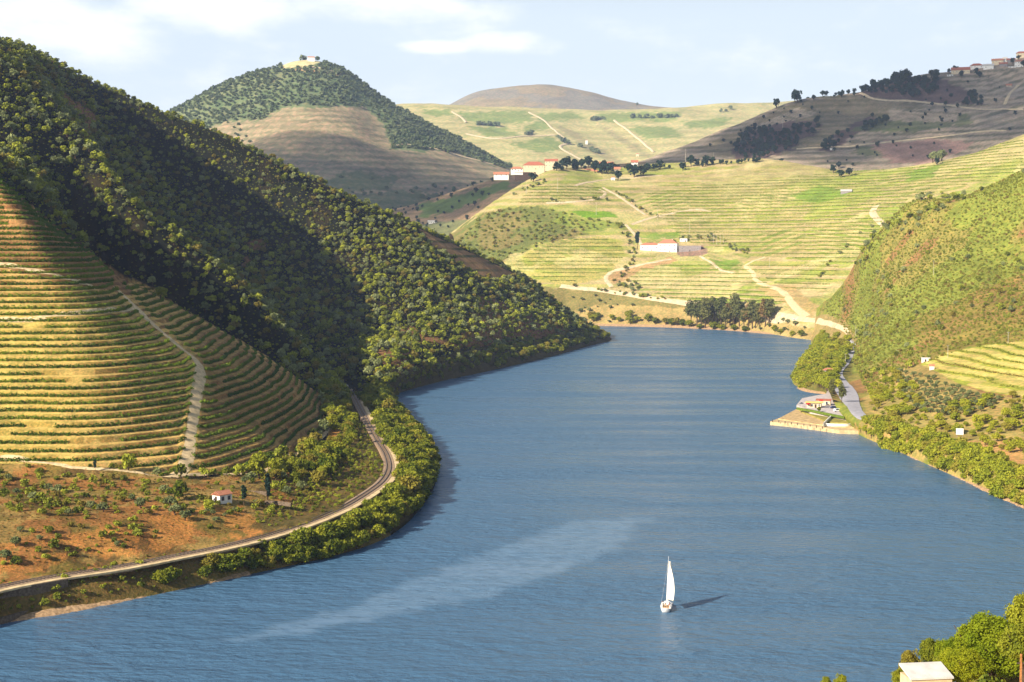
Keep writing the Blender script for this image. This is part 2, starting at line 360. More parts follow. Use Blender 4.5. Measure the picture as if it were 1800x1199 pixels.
# --- near bank, bottom right, under the viewpoint
def Q(x, y, z): return (x, y, z)
KX = np.linspace(-60, 420, 9); KY = np.array((-60, -10, 40, 90, 130, 160, 185, 215, 255, 300.))
KG = np.zeros((len(KY), len(KX), 3))
for j, y in enumerate(KY):
    for i, x in enumerate(KX):
        e = (x-10) - 0.30*(y) ; h = 58.5 + 0.28*(x-60) - 0.12*(y-60)           # ground height on the slope
        if y <= 90: h = min(h, 90-0.45*max(0, y)+0.10*x)
        drop = max(0, y-172-0.10*(x-60))*1.05 + max(0, 38-x)*1.3
        KG[j, i] = (x, y, max(min(h, 86) - drop, -8))
for i in range(len(KX)): KG[0, i, 2] = min(KG[0, i, 2]+0, 87)
K = cr(KG, [10]*9); K = np.swapaxes(cr(np.swapaxes(K, 0, 1), [12]*8), 0, 1)
K[..., 2] += 1.6*fbm(K[..., 0]/14, K[..., 1]/14, 5, 77)*np.clip(K[..., 2]/20, 0, 1)
near = Sheet(); near.name = 'viewpoint_bank'; near.A = K; near.u, near.v, near.d = proj(K); near.col = np.tile(srgb(185, 150, 95), K.shape[:2]+(1,)); near.mat = GM_near; SHEETS.append(near)

# ================================================================ ground cover colours (soil, grass and fields, with some sunlight painted in)
def stripes(s, poly, step, frac, cbank, cbench, jit=3, fade=0.85, off=0.0, slant=0.0):
    x, y = s.A[..., 0], s.A[..., 1]; zz = s.z0+slant*x
    ph = (zz/step+off) % 1.0; lev = np.floor(zz/step+off)
    wid = frac + 0.22*fbm(x/40+lev*3.1, y/40, 3, 17)
    g = (ph > 1-wid); dens = np.clip(0.75+0.9*fbm(x/55+lev*1.7, y/55, 3, 23), 0, 1)*fade
    ju = s.u + jit*fbm(x/12, y/12, 3, 5); jv = s.v + jit*fbm(x/12, y/12, 3, 9)
    k = inpoly(ju, jv, poly)
    s.col[k] = np.array(cbench)
    kk = k & g; s.col[kk] = (np.array(cbench)*(1-dens[..., None]) + np.array(cbank)*dens[..., None])[kk]
    return k
TAN = srgb(186, 164, 122); TAN2 = srgb(180, 150, 105); OLIVE = srgb(118, 122, 62); GREEN = srgb(112, 138, 45); DRY = srgb(158, 128, 78); RUST = srgb(150, 96, 52); PALE = srgb(205, 188, 150)
# left hillside
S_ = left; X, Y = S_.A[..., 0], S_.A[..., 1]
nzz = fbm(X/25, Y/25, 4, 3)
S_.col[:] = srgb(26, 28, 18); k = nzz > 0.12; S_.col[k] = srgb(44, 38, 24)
low = [(-800,1300),(-800,800),(0,806),(110,812),(215,825),(305,842),(440,835),(560,800),(580,760),(600,700),(640,700),(700,800),(720,900),(640,1000),(300,1100)]
paint(S_, low, srgb(158, 128, 76), 6); paint(S_, low, srgb(158, 104, 60), 0, 0.8, fbm(X/16, Y/16, 4, 51) > 0.1); paint(S_, low, srgb(104, 78, 46), 0, 0.8, fbm(X/10, Y/10, 4, 151) > 0.2)
paint(S_, low, srgb(120, 104, 52), 0, 0.8, fbm(X/12, Y/12, 4, 52) > 0.22)
paint(S_, low, srgb(196, 132, 72), 0, 0.7, (S_.z0 > 7.5) & (S_.z0 < 13) & (fbm(X/9, Y/9, 3, 57) > -0.1) & (fbm(X/30, Y/30, 2, 58) > -0.1))
paint(S_, [(-800,1300),(-800,1000),(0,1040),(280,985),(600,905),(690,840),(720,900),(640,1000),(300,1100)], srgb(120, 104, 58), 3, 0.8)
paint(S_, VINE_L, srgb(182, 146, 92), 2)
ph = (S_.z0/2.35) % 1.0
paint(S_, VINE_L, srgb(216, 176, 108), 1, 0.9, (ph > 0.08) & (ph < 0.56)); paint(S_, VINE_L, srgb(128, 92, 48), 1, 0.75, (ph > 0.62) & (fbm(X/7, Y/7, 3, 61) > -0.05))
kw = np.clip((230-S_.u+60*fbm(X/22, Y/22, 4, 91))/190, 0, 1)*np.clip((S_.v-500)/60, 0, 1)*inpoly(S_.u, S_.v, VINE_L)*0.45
S_.col[:] = S_.col*(1-kw[..., None])+srgb(198, 180, 92)*kw[..., None]  # golden sunlit tone over pale grass painted in, fading to the right
paint(S_, [(350,640),(350,835),(450,828),(578,752),(560,690),(400,585),(340,560)], srgb(140, 104, 66), 4, 0.5)
paint(S_, [(-60,468),(0,470),(60,482),(120,498),(200,512),(235,520),(225,490),(120,415),(0,315),(-60,270)], srgb(118, 78, 56), 3, 0.65)
for q in ([(80,150),(120,165),(150,190),(175,205),(160,225),(120,200),(85,180)], [(140,215),(165,225),(160,245),(145,235)], [(425,425),(455,420),(462,440),(440,440)], [(425,450),(445,455),(440,475),(425,470)],
          [(60,80),(120,110),(110,120),(50,95)], [(690,570),(760,590),(800,610),(720,600)], [(840,520),(1000,560),(1010,585),(900,600),(800,610),(830,560)], [(660,610),(740,620),(720,650),(670,640)]):
    paint(S_, q, srgb(140, 100, 72), 8, 0.85)
TER_B = [(735,403),(800,432),(850,455),(905,483),(880,492),(838,488),(800,460),(760,432)]
stripes(S_, TER_B, 7.0, 0.35, srgb(70, 78, 36), srgb(160, 122, 88))
CLIFF = S_.z0 < 16
paint(S_, [(640,700),(700,655),(800,620),(900,600),(1074,590),(1074,600),(900,650),(700,702)], srgb(92, 80, 52), 3, 0.8)
paint(S_, [(470,850),(560,830),(600,760),(615,690),(632,690),(650,760),(682,815),(685,840),(640,872),(590,900),(480,935),(430,930),(520,880)], srgb(96, 84, 48), 5, 0.85)
paint(S_, [(-60,1060),(0,1030),(300,985),(560,915),(520,960),(300,1030),(0,1090)], srgb(110, 88, 50), 4, 0.6)
# promontory fields
S_ = prom; X, Y = S_.A[..., 0], S_.A[..., 1]
stripes(S_, [(0,0),(3000,0),(3000,640),(0,640)], 10.4, 0.5, srgb(150, 152, 74), TAN, fade=0.9)
stripes(S_, [(1120,330),(1450,300),(1800,235),(1800,420),(1480,470),(1200,420),(1150,360)], 5.2, 0.52, srgb(138, 146, 58), TAN, fade=0.95)
stripes(S_, [(930,320),(1080,300),(1110,360),(1080,392),(1000,380),(900,365),(870,375)], 10.4, 0.55, srgb(146, 150, 72), TAN)
paint(S_, [(780,600),(780,420),(850,372),(930,362),(1040,384),(1095,392),(1110,405),(1060,400),(1000,420),(930,440),(880,460),(905,490),(960,505),(1060,510),(1250,532),(1250,600)], srgb(132, 120, 74), 5)
paint(S_, [(780,600),(780,420),(850,372),(930,362),(1040,384),(1095,392),(1000,420),(900,450)], srgb(110, 118, 62), 5, 0.8, fbm(X/30, Y/30, 4, 12) > 0)
stripes(S_, [(885,468),(930,440),(1000,420),(1060,414),(1095,425),(1100,450),(1075,475),(1050,492),(1000,500),(950,495)], 10.4, 0.42, srgb(132, 142, 56), srgb(178, 164, 98))
stripes(S_, [(1100,478),(1200,455),(1250,452),(1300,470),(1330,500),(1385,540),(1300,530),(1180,528),(1120,508)], 5.2, 0.5, srgb(122, 142, 46), TAN)
paint(S_, [(880,470),(1000,300),(1800,230),(1800,420),(1440,540),(1100,500)], srgb(150, 162, 66), 0, 0.5, fbm(X/120, Y/75, 4, 203) > 0.12)
paint(S_, [(880,470),(1000,300),(1800,230),(1800,420),(1440,540),(1100,500)], srgb(206, 186, 140), 0, 0.5, fbm(X/90, Y/60, 4, 207) > 0.2)
paint(S_, [(1060,490),(1100,470),(1180,452),(1190,458),(1130,475),(1085,500)], srgb(184, 148, 108), 3)
for q, sl_, c1_, c2_ in (([(1240,440),(1320,450),(1300,478),(1250,470)], .35, srgb(120, 138, 52), srgb(176, 158, 112)), ([(1100,345),(1180,335),(1230,355),(1150,385)], -.3, srgb(140, 150, 66), srgb(190, 170, 122)), ([(1430,400),(1540,385),(1530,430),(1440,450)], .25, srgb(126, 144, 50), srgb(188, 168, 118)),
    ([(1560,330),(1680,300),(1700,330),(1600,360)], -.22, srgb(134, 146, 56), srgb(184, 166, 116)), ([(930,430),(1000,418),(1010,450),(950,462)], .4, srgb(132, 142, 60), srgb(182, 166, 108)), ([(1290,345),(1400,325),(1410,350),(1310,372)], .3, srgb(128, 142, 54), srgb(192, 172, 124)), ([(1330,410),(1400,400),(1420,440),(1350,450)], -.35, srgb(120, 140, 52), srgb(180, 160, 110)), ([(960,325),(1040,320),(1050,340),(975,350)], .3, srgb(140, 148, 70), srgb(190, 172, 120))):
    stripes(S_, q, 6.5, 0.5, c1_, c2_, jit=3, slant=sl_)
paint(S_, [(1000,370),(1075,372),(1085,382),(1030,383)], srgb(118, 150, 40), 2)
paint(S_, [(1268,531),(1268,541),(1285,541),(1284,530)], GREEN, 1); paint(S_, [(1266,532),(1308,534),(1304,541),(1264,541)], srgb(84, 150, 30), 1)
for q in ([(1255,460),(1300,455),(1290,475),(1262,470)], [(1390,345),(1440,325),(1500,335),(1440,360)], [(1600,300),(1660,285),(1640,310),(1590,320)], [(1120,415),(1190,405),(1200,418),(1150,420)]):
    paint(S_, q, srgb(112, 142, 44), 5, 0.75)
for q in ([(1185,435),(1235,430),(1245,445),(1195,452)],): paint(S_, q, srgb(150, 120, 108), 2)
paint(S_, [(1330,505),(1390,500),(1440,540),(1430,560),(1400,545)], TAN2, 4, 0.8)
paint(S_, [(960,560),(1060,535),(1250,545),(1440,580),(1440,600),(1250,582),(1060,575)], srgb(176, 150, 100), 3, 0.9)
paint(S_, [(1160,348),(1300,300),(1400,270),(1500,262),(1560,280),(1480,300),(1380,330),(1250,365)], srgb(150, 142, 84), 6, 0.35)
# right hillside
S_ = right; X, Y = S_.A[..., 0], S_.A[..., 1]
n_ = fbm(X/60, Y/60, 4, 71)
S_.col[:] = srgb(146, 134, 72); k = n_ > 0.05; S_.col[k] = srgb(136, 140, 62); k = n_ < -0.2; S_.col[k] = srgb(152, 116, 76)
paint(S_, [(1560,640),(1620,640),(1720,690),(1800,700),(2000,700),(2000,900),(1700,850),(1500,760),(1530,680)], srgb(172, 148, 92), 5, 0.9)
paint(S_, [(1600,560),(1800,480),(1800,600),(1700,610),(1620,640)], srgb(150, 108, 70), 8, 0.5)
paint(S_, [(1530,760),(1640,765),(1700,775),(1800,770),(1800,840),(1700,800)], srgb(196, 146, 96), 3, 0.8)
paint(S_, [(1420,600),(1432,556),(1450,552),(1480,562),(1505,585),(1505,605),(1490,600)], srgb(160, 136, 92), 3, 0.9)
paint(S_, [(1440,604),(1490,600),(1500,650),(1470,700),(1400,690),(1395,650)], srgb(120, 112, 60), 2)
stripes(S_, VINE_R, 2.6, 0.5, srgb(150, 160, 46), srgb(206, 184, 110), jit=1)
# village hill and saddle
S_ = east; X, Y = S_.A[..., 0], S_.A[..., 1]
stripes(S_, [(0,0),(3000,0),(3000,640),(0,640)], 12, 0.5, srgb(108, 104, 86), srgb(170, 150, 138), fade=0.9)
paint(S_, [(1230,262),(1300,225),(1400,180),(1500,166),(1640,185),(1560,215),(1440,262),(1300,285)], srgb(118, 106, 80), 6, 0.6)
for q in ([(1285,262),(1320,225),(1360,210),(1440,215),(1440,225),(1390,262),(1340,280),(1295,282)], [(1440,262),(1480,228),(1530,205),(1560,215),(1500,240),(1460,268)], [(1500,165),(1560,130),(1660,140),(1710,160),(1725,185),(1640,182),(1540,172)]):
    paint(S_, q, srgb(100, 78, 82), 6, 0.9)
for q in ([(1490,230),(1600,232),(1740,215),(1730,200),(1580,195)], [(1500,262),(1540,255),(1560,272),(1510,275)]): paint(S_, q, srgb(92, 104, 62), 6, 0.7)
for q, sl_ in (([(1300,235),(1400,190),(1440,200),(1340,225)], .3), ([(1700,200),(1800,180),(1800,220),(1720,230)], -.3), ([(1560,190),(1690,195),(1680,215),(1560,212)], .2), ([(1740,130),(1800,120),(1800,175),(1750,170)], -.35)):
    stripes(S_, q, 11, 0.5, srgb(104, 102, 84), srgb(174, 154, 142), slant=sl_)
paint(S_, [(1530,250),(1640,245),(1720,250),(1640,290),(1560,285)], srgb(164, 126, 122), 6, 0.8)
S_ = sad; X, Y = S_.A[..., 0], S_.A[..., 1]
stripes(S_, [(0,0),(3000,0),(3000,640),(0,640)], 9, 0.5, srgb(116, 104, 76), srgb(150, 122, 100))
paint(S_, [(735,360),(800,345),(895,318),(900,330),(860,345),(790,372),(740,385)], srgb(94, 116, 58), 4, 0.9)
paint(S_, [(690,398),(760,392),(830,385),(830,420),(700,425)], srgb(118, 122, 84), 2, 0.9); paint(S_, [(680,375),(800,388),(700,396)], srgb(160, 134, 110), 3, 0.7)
# cone
S_ = cone; X, Y = S_.A[..., 0], S_.A[..., 1]
S_.col[:] = srgb(104, 116, 84); k = fbm(X/90, Y/90, 4, 5) > 0.1; S_.col[k] = srgb(118, 124, 92)
VF = [(355,230),(400,214),(455,212),(500,190),(640,187),(672,218),(690,262),(730,268),(790,262),(860,290),(960,310),(960,420),(100,420),(300,300)]
stripes(S_, VF, 16, 0.5, srgb(122, 114, 92), srgb(164, 144, 120), jit=5)
paint(S_, [(686,262),(695,235),(725,220),(770,240),(770,255),(700,260)], srgb(64, 82, 50), 3)
for q in ([(560,320),(620,300),(700,310),(690,330),(600,340)], [(590,350),(700,335),(790,345),(700,372),(620,365)], [(420,300),(520,310),(560,330),(470,330)]): paint(S_, q, srgb(90, 104, 66), 8, 0.7)
paint(S_, [(495,112),(545,104),(565,108),(545,116),(500,120)], PALE, 1)
paint(S_, [(520,118),(600,130),(600,134),(520,123)], srgb(170, 140, 105), 1)
# far terraced slope
S_ = terr; X, Y = S_.A[..., 0], S_.A[..., 1]
stripes(S_, [(0,0),(3000,0),(3000,640),(0,640)], 30, 0.5, srgb(162, 158, 104), srgb(190, 176, 130), fade=0.6)
for q in ([(800,198),(925,194),(940,212),(870,220),(820,215)], [(820,222),(885,225),(920,240),(860,242)], [(905,222),(960,214),(970,226),(930,232)], [(935,245),(970,240),(990,255),(960,270),(900,255)], [(1050,198),(1200,196),(1180,212),(1060,214)],
          [(940,200),(1010,196),(1030,208),(950,215)], [(1200,215),(1290,205),(1270,222),(1210,226)], [(740,190),(790,192),(800,205),(760,205)], [(1100,225),(1180,222),(1200,240),(1140,246)]):
    paint(S_, q, srgb(122, 140, 76), 5, 0.8)
for q in ([(985,218),(1060,262),(1100,288),(1080,290),(1030,262),(980,225)], [(1050,215),(1120,255),(1150,275),(1130,278),(1060,230)]): paint(S_, q, srgb(140, 128, 100), 4, 0.6)
dome.col[:] = srgb(138, 128, 118); k = fbm(dome.A[..., 0]/200, dome.A[..., 1]/200, 4, 5) > 0.1; dome.col[k] = srgb(150, 132, 108)
S_ = near; X, Y = S_.A[..., 0], S_.A[..., 1]
k = fbm(X/7, Y/7, 4, 5) > 0.05; S_.col[k] = srgb(140, 120, 62)
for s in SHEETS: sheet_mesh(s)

# ================================================================ ray casting on to the finished ground
BV = []
for s in SHEETS:
    V = s.A.reshape(-1, 3); nr, nc = s.A.shape[:2]; i = np.arange(nr*nc).reshape(nr, nc)
    q = np.stack([i[:-1, :-1], i[:-1, 1:], i[1:, 1:], i[1:, :-1]], -1).reshape(-1, 4)
    s.bvh = BVHTree.FromPolygons([tuple(p) for p in V.tolist()], [tuple(f) for f in q.tolist()]); BV.append(s.bvh)
def hit(u, v, only=None):
    d = Vector(ray(u, v)).normalized(); best = None
    for b in ([only.bvh] if only else BV):
        h = b.ray_cast(Vector((0, 0, CAMZ)), d)
        if h[0] is not None and (best is None or h[3] < best[1]): best = (h[0], h[3])
    return best[0] if best else None
def ground(x, y, only=None, top=1500):
    best = None
    for b in ([only.bvh] if only else BV):
        h = b.ray_cast(Vector((x, y, top)), Vector((0, 0, -1)))
        if h[0] is not None and (best is None or h[0].z > best): best = h[0].z
    return best
def seen(p, tol=6.0):
    o = Vector((0, 0, CAMZ)); d = Vector(p)-o; L = d.length; d.normalize()
    for b in BV:
        h = b.ray_cast(o, d)
        if h[0] is not None and h[3] < L-tol: return False
    return True
def smooth_line(pts, step):
    pts = [Vector(p) for p in pts]
    A = cr(np.array([list(p) for p in pts]), [8]*(len(pts)-1)); out = [A[0]]; acc = 0
    for a, b in zip(A[:-1], A[1:]):
        L = np.linalg.norm(b-a); n = max(1, int(round((L)/step)))
        for k in range(1, n+1): out.append(a+(b-a)*k/n)
    return np.array(out)
def strip(name, px, width, mat, sh, lift=0.12, nx=4, kind='structure', step=None, wfun=None, zfix=None, jag=0.0):
    """a road or track laid along the ground through the given picked points"""
    pts = []
    for (u, v) in px:
        h = hit(u, v, sh)
        if h is not None: pts.append(h)
    if len(pts) < 2: return None
    L = smooth_line(pts, step or max(1.0, width*0.5)); V = []; 
    for k in range(len(L)):
        t = L[min(k+1, len(L)-1)]-L[max(k-1, 0)]; t[2] = 0; t /= np.linalg.norm(t)+1e-9; nrm = np.array((-t[1], t[0]))
        wd = width*(wfun(k/len(L)) if wfun else 1)
        for j in range(nx+1):
            q = L[k][:2] + nrm*wd*(j/nx-0.5 + (random.uniform(-jag, jag) if j in (0, nx) else 0))
            if zfix is not None: z = zfix
            else:
                z = ground(q[0], q[1], sh); z = (L[k][2] if z is None else z) + lift*(1 if 0 < j < nx else 0.35)
            V.append((q[0], q[1], z))
    Fq = [(k*(nx+1)+j, k*(nx+1)+j+1, (k+1)*(nx+1)+j+1, (k+1)*(nx+1)+j) for k in range(len(L)-1) for j in range(nx)]
    o = link(name, mesh_np(name, V, Fq, mat)); tag(o, kind=kind); o['line'] = 0; del o['line']
    return o, L
def plain(name, rgb, rough=0.8, var=0.25, scale=0.8, spec=0.2, metal=0.0):
    m, t, b = new_mat(name); pos = t.new('ShaderNodeNewGeometry').outputs['Position']
    n = t.ramp(t.noise(pos, scale, 4, 0.6), 0.3, 0.7, 1-var, 1+var)
    c = t.vmath('SCALE', tuple(rgb)); t.put(c.node.inputs['Scale'], n); t.put(b.inputs['Base Color'], c)
    b.inputs['Roughness'].default_value = rough; b.inputs['Specular IOR Level'].default_value = spec; b.inputs['Metallic'].default_value = metal
    return m
M_dirt = plain('pale_dirt', srgb(214, 190, 146), 0.95, 0.22, 0.5, 0.05)
M_dirt2 = plain('dusty_track_soil', srgb(206, 186, 150), 0.95, 0.2, 0.2, 0.05)
M_asph = plain('worn_asphalt', srgb(170, 168, 172), 0.9, 0.15, 0.4, 0.1)
M_ballast = plain('railway_ballast', srgb(168, 144, 118), 0.95, 0.3, 1.5, 0.05)
# tracks and roads
strip('vineyard_path', [(205,507),(240,540),(275,575),(310,605),(343,632),(352,650),(348,680),(342,720),(336,760),(331,800),(318,828),(302,838)], 4.6, M_dirt, left, wfun=lambda t: 0.8+0.2*math.sin(t*9)**2, jag=0.03)
strip('vineyard_path', [(-40,455),(0,462),(60,474),(110,490),(165,505)], 2.6, M_dirt, left, jag=0.1)
strip('vineyard_path', [(-60,566),(0,563),(60,560),(130,553),(200,544),(238,541)], 2.6, M_dirt, left, jag=0.1)
strip('vineyard_path', [(300,838),(360,834),(430,833),(490,815),(530,793),(560,772),(580,752)], 2.6, M_dirt, left, jag=0.1)
strip('vineyard_path', [(-60,806),(0,806),(60,812),(140,822),(220,828),(302,838)], 2.2, M_dirt, left, jag=0.1)
RD = [(1200,532),(1240,536),(1300,545),(1380,556),(1420,562),(1455,567),(1480,575)]
strip('promontory_road', [(985,504),(1050,510),(1100,517),(1160,527),(1200,532)]+RD[1:], 8, M_dirt2, prom, lift=0.5)
strip('winding_farm_track', [(1345,452),(1322,460),(1312,466),(1324,480),(1328,492),(1350,503),(1375,513),(1388,528),(1402,544),(1418,557)], 7.5, M_dirt, prom, lift=0.5, wfun=lambda t: 0.6+0.6*t)
strip('winding_farm_track', [(1540,362),(1534,372),(1545,388),(1556,400),(1562,412),(1560,425)], 9, M_dirt2, prom, lift=0.5)
strip('winding_farm_track', [(960,357),(1000,355),(1040,352),(1060,345),(1062,337),(1054,333)], 5, M_dirt2, prom, lift=0.5)
strip('winding_farm_track', [(1100,395),(1112,408),(1122,420),(1128,432)], 5, M_dirt2, prom, lift=0.5)
strip('winding_farm_track', [(1230,450),(1250,462),(1270,476),(1290,480)], 4, M_dirt2, prom, lift=0.5)
strip('winding_farm_track', [(1060,330),(1095,350),(1120,368),(1135,378)], 5, M_dirt2, prom, lift=0.5)
strip('winding_farm_track', [(1110,395),(1160,380),(1230,368),(1250,372)], 5, M_dirt2, prom, lift=0.5)
strip('winding_farm_track', [(1010,327),(1040,320),(1080,314),(1120,312),(1165,308)], 5, M_dirt2, prom, lift=0.5)
strip('winding_farm_track', [(1075,505),(1065,490),(1075,478),(1110,470),(1180,456)], 6, M_dirt2, prom, lift=0.5)
strip('hill_road', [(1512,164),(1530,172),(1570,177),(1640,182),(1700,190),(1760,192),(1820,194)], 8, M_dirt2, east, lift=1)
strip('hill_road', [(1400,262),(1480,258),(1560,250),(1640,242),(1720,232),(1770,230)], 8, M_dirt2, east, lift=1)
strip('hill_road', [(1765,185),(1775,165),(1790,150)], 6, M_dirt2, east, lift=1)
for q in ([(500,112),(545,118),(600,130),(640,142)], [(690,256),(740,258),(800,272),(870,290)]): strip('hill_track', q, 9, M_dirt2, cone, lift=2)
for q in ([(795,197),(810,206),(820,216)], [(930,198),(960,215),(985,238),(1000,252),(985,258),(1010,275),(1030,285)], [(1080,212),(1110,235),(1150,268)], [(820,236),(880,244),(930,240),(975,238)]): strip('far_track', q, 11, M_dirt2, terr, lift=3)
strip('riverside_road', [(1436,564),(1450,568),(1466,572),(1482,578),(1491,585)], 3, M_dirt2, right, lift=.4)
RPX = [(1492,588,7.4),(1500,603,7.2),(1496,615,7.2),(1490,630,7.2),(1480,646,7.2),(1472,658,7.2),(1478,674,7.2),(1490,695,7.2),(1500,715,7.2),(1512,733,7.2),(1540,744,7.2),(1575,750,7.2),(1606,762,7.2),(1640,776,7.2),(1690,796,7.2),(1740,812,7.2),(1830,838,7.2)]
def strip3(name, P3, width, mat, lift, nx=5, wf=None):
    L = smooth_line([WZ(*q) if len(q) > 2 else hit(*q) for q in P3], 3.0); V = []
    for k in range(len(L)):
        t = L[min(k+1, len(L)-1)]-L[max(k-1, 0)]; t[2] = 0; t /= np.linalg.norm(t)+1e-9
        for j in range(nx+1):
            q = L[k][:2]+np.array((-t[1], t[0]))*width*(wf(k/len(L)) if wf else 1)*(j/nx-.5); z = ground(q[0], q[1]) or 0
            V.append((q[0], q[1], (z if abs(z-L[k][2]) < 4 else L[k][2])+lift))
    o = link(name, mesh_np(name, V, [(k*(nx+1)+j, k*(nx+1)+j+1, (k+1)*(nx+1)+j+1, (k+1)*(nx+1)+j) for k in range(len(L)-1) for j in range(nx)], mat)); tag(o, kind='structure'); return o, L
R_road = strip3('riverside_road', RPX, 7, M_asph, .3, wf=lambda t: .9+.9*math.exp(-((t-.64)/.08)**2))

# ================================================================ vegetation
def leaf_mat(name, c1, c2, dry=None, trans=0.25):
    m, t, b = new_mat(name)
    oi = t.new('ShaderNodeObjectInfo').outputs['Random']; tcn = t.new('ShaderNodeTexCoord').outputs['Object']
    n = t.noise(tcn, 2.2, 2); k = t.math('ADD', t.math('MULTIPLY', oi, 0.65), t.math('MULTIPLY', t.ramp(n, 0.35, 0.65), 0.35))
    c = t.mix(k, (*c1, 1), (*c2, 1))
    if dry is not None:
        r2 = t.math('FRACT', t.math('MULTIPLY', oi, 7.31)); c = t.mix(t.ramp(r2, 0.80, 0.86), c, (*dry, 1))
    t.put(b.inputs['Base Color'], c); b.inputs['Roughness'].default_value = 0.75; b.inputs['Specular IOR Level'].default_value = 0.15
    tr = t.new('ShaderNodeBsdfTranslucent'); t.put(tr.inputs[0], c); mx = t.new('ShaderNodeMixShader'); mx.inputs[0].default_value = trans
    t.l.new(b.outputs[0], mx.inputs[1]); t.l.new(tr.outputs[0], mx.inputs[2]); t.l.new(mx.outputs[0], t.n['Material Output'].inputs[0])
    return m
L_oak = leaf_mat('oak_leaves', srgb(56, 74, 18), srgb(182, 186, 62), srgb(136, 124, 50), 0.12)
L_river = leaf_mat('riverside_leaves', srgb(66, 88, 22), srgb(172, 172, 48), srgb(146, 136, 50))
L_riv2 = leaf_mat('sunny_riverside_leaves', srgb(120, 134, 36), srgb(186, 184, 54), srgb(160, 152, 56))
L_scrub = leaf_mat('scrub_leaves', srgb(116, 126, 44), srgb(176, 176, 78), srgb(148, 134, 66))
L_olive = leaf_mat('olive_leaves', srgb(98, 110, 66), srgb(146, 152, 98))
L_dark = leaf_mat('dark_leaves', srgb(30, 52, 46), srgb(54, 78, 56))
L_far = leaf_mat('far_leaves', srgb(92, 108, 74), srgb(130, 140, 98))
L_vine = leaf_mat('vine_leaves', srgb(54, 86, 20), srgb(130, 150, 42), None)
L_bright = leaf_mat('bright_leaves', srgb(120, 140, 26), srgb(168, 170, 36), None, 0.35)
M_bark = plain('bark', srgb(92, 76, 60), 0.95, 0.3, 3, 0.05)
def leaves(n_cl, per, ls, rx, rz, zc, clr, rs, flat=1.0, spread=0.75):
    g = np.random.default_rng(rs)
    d = g.normal(size=(n_cl, 3)); d /= np.linalg.norm(d, axis=1)[:, None]; rad = spread*g.uniform(0.45, 1.0, (n_cl, 1))
    c = d*rad*np.array((rx, rx, rz)) + (0, 0, zc); cr_ = clr*g.uniform(0.7, 1.25, n_cl)
    c = np.repeat(c, per, 0); r = np.repeat(cr_, per)[:, None]; N = len(c)
    e = g.normal(size=(N, 3)); e /= np.linalg.norm(e, axis=1)[:, None]
    e[:, 2] = np.where(e[:, 2] < -0.3, -e[:, 2], e[:, 2])
    p = c + e*r*g.uniform(0.55, 1.05, (N, 1))*np.array((1, 1, flat))
    nn = e + 0.7*g.normal(size=(N, 3)); nn /= np.linalg.norm(nn, axis=1)[:, None]
    a = np.cross(nn, g.normal(size=(N, 3))); a /= np.linalg.norm(a, axis=1)[:, None]; b = np.cross(nn, a)
    s_ = ls*g.uniform(0.6, 1.3, (N, 1)); a *= s_; b *= s_*0.75
    V = np.stack([p-a, p-b*0.9+nn*s_*0.15, p+a, p+b*0.9+nn*s_*0.15], 1).reshape(-1, 3)
    return V, np.arange(N*4).reshape(-1, 4)
def tube(pts, rad, k=6):
    V = []; Fq = []; pts = [np.array(p, float) for p in pts]
    for i, p in enumerate(pts):
        t = pts[min(i+1, len(pts)-1)]-pts[max(i-1, 0)]; t /= np.linalg.norm(t)+1e-9
        a = np.cross(t, (0.3, 1, 0.1)); a /= np.linalg.norm(a); b = np.cross(t, a)
        for j in range(k): th = 2*math.pi*j/k; V.append(p + rad[i]*(math.cos(th)*a+math.sin(th)*b))
    for i in range(len(pts)-1):
        for j in range(k): Fq.append((i*k+j, i*k+(j+1) % k, (i+1)*k+(j+1) % k, (i+1)*k+j))
    return np.array(V), np.array(Fq)
def trunkgeo(h, r, rs, limbs=4, spread=0.6, top=1.5):
    g = random.Random(rs); A = []; off = 0
    bend = (g.uniform(-.12, .12), g.uniform(-.12, .12))
    parts = [([(0, 0, -0.25), (bend[0]*.4, bend[1]*.4, h*0.5), (bend[0], bend[1], h)], (r*1.3, r, r*0.75))]
    for i in range(limbs):
        th = i*6.28/limbs + g.uniform(-.5, .5); q = g.uniform(0.5, 1)*spread
        parts.append(([(bend[0], bend[1], h*0.85), (bend[0]+q*.5*math.cos(th), bend[1]+q*.5*math.sin(th), h+(top-h)*.45), (bend[0]+q*math.cos(th), bend[1]+q*math.sin(th), top*g.uniform(.8, 1.05))], (r*.6, r*.4, r*.15)))
    Vs = []; Fs = []
    for p, rr in parts:
        V, Fq = tube(p, rr, 5); Vs.append(V); Fs.append(Fq+off); off += len(V)
    return np.vstack(Vs), np.vstack(Fs)
class Kind: pass
def kind(name, lm, variants, crownargs, trunk=None):
    K_ = Kind(); K_.crown = []; K_.trunk = []; K_.whole = []
    for i in range(variants):
        V, Fq = leaves(*crownargs, rs=hash_(name)+i); K_.crown.append(mesh_np(name+'_crown', V, Fq, lm, False))
        if trunk:
            TV, TF = trunkgeo(*trunk[:2], rs=i+3, limbs=trunk[2], spread=trunk[3], top=trunk[4]); K_.trunk.append(mesh_np(name+'_trunk', TV, TF, M_bark))
            me = mesh_np(name, np.vstack([V, TV]), np.vstack([Fq, TF+len(V)]), lm, False); me.materials.append(M_bark)
            mi = np.zeros(len(Fq)+len(TF), np.int32); mi[len(Fq):] = 1; me.polygons.foreach_set('material_index', mi); K_.whole.append(me)
        else: K_.trunk.append(None); K_.whole.append(K_.crown[-1])
    return K_
def hash_(t): return sum(ord(c)*(i+1) for i, c in enumerate(t))
K_oak = kind('evergreen_oak', L_oak, 6, (16, 20, 0.20, 1.0, 0.75, 0.95, 0.40), (0.55, 0.09, 3, 0.5, 1.1))
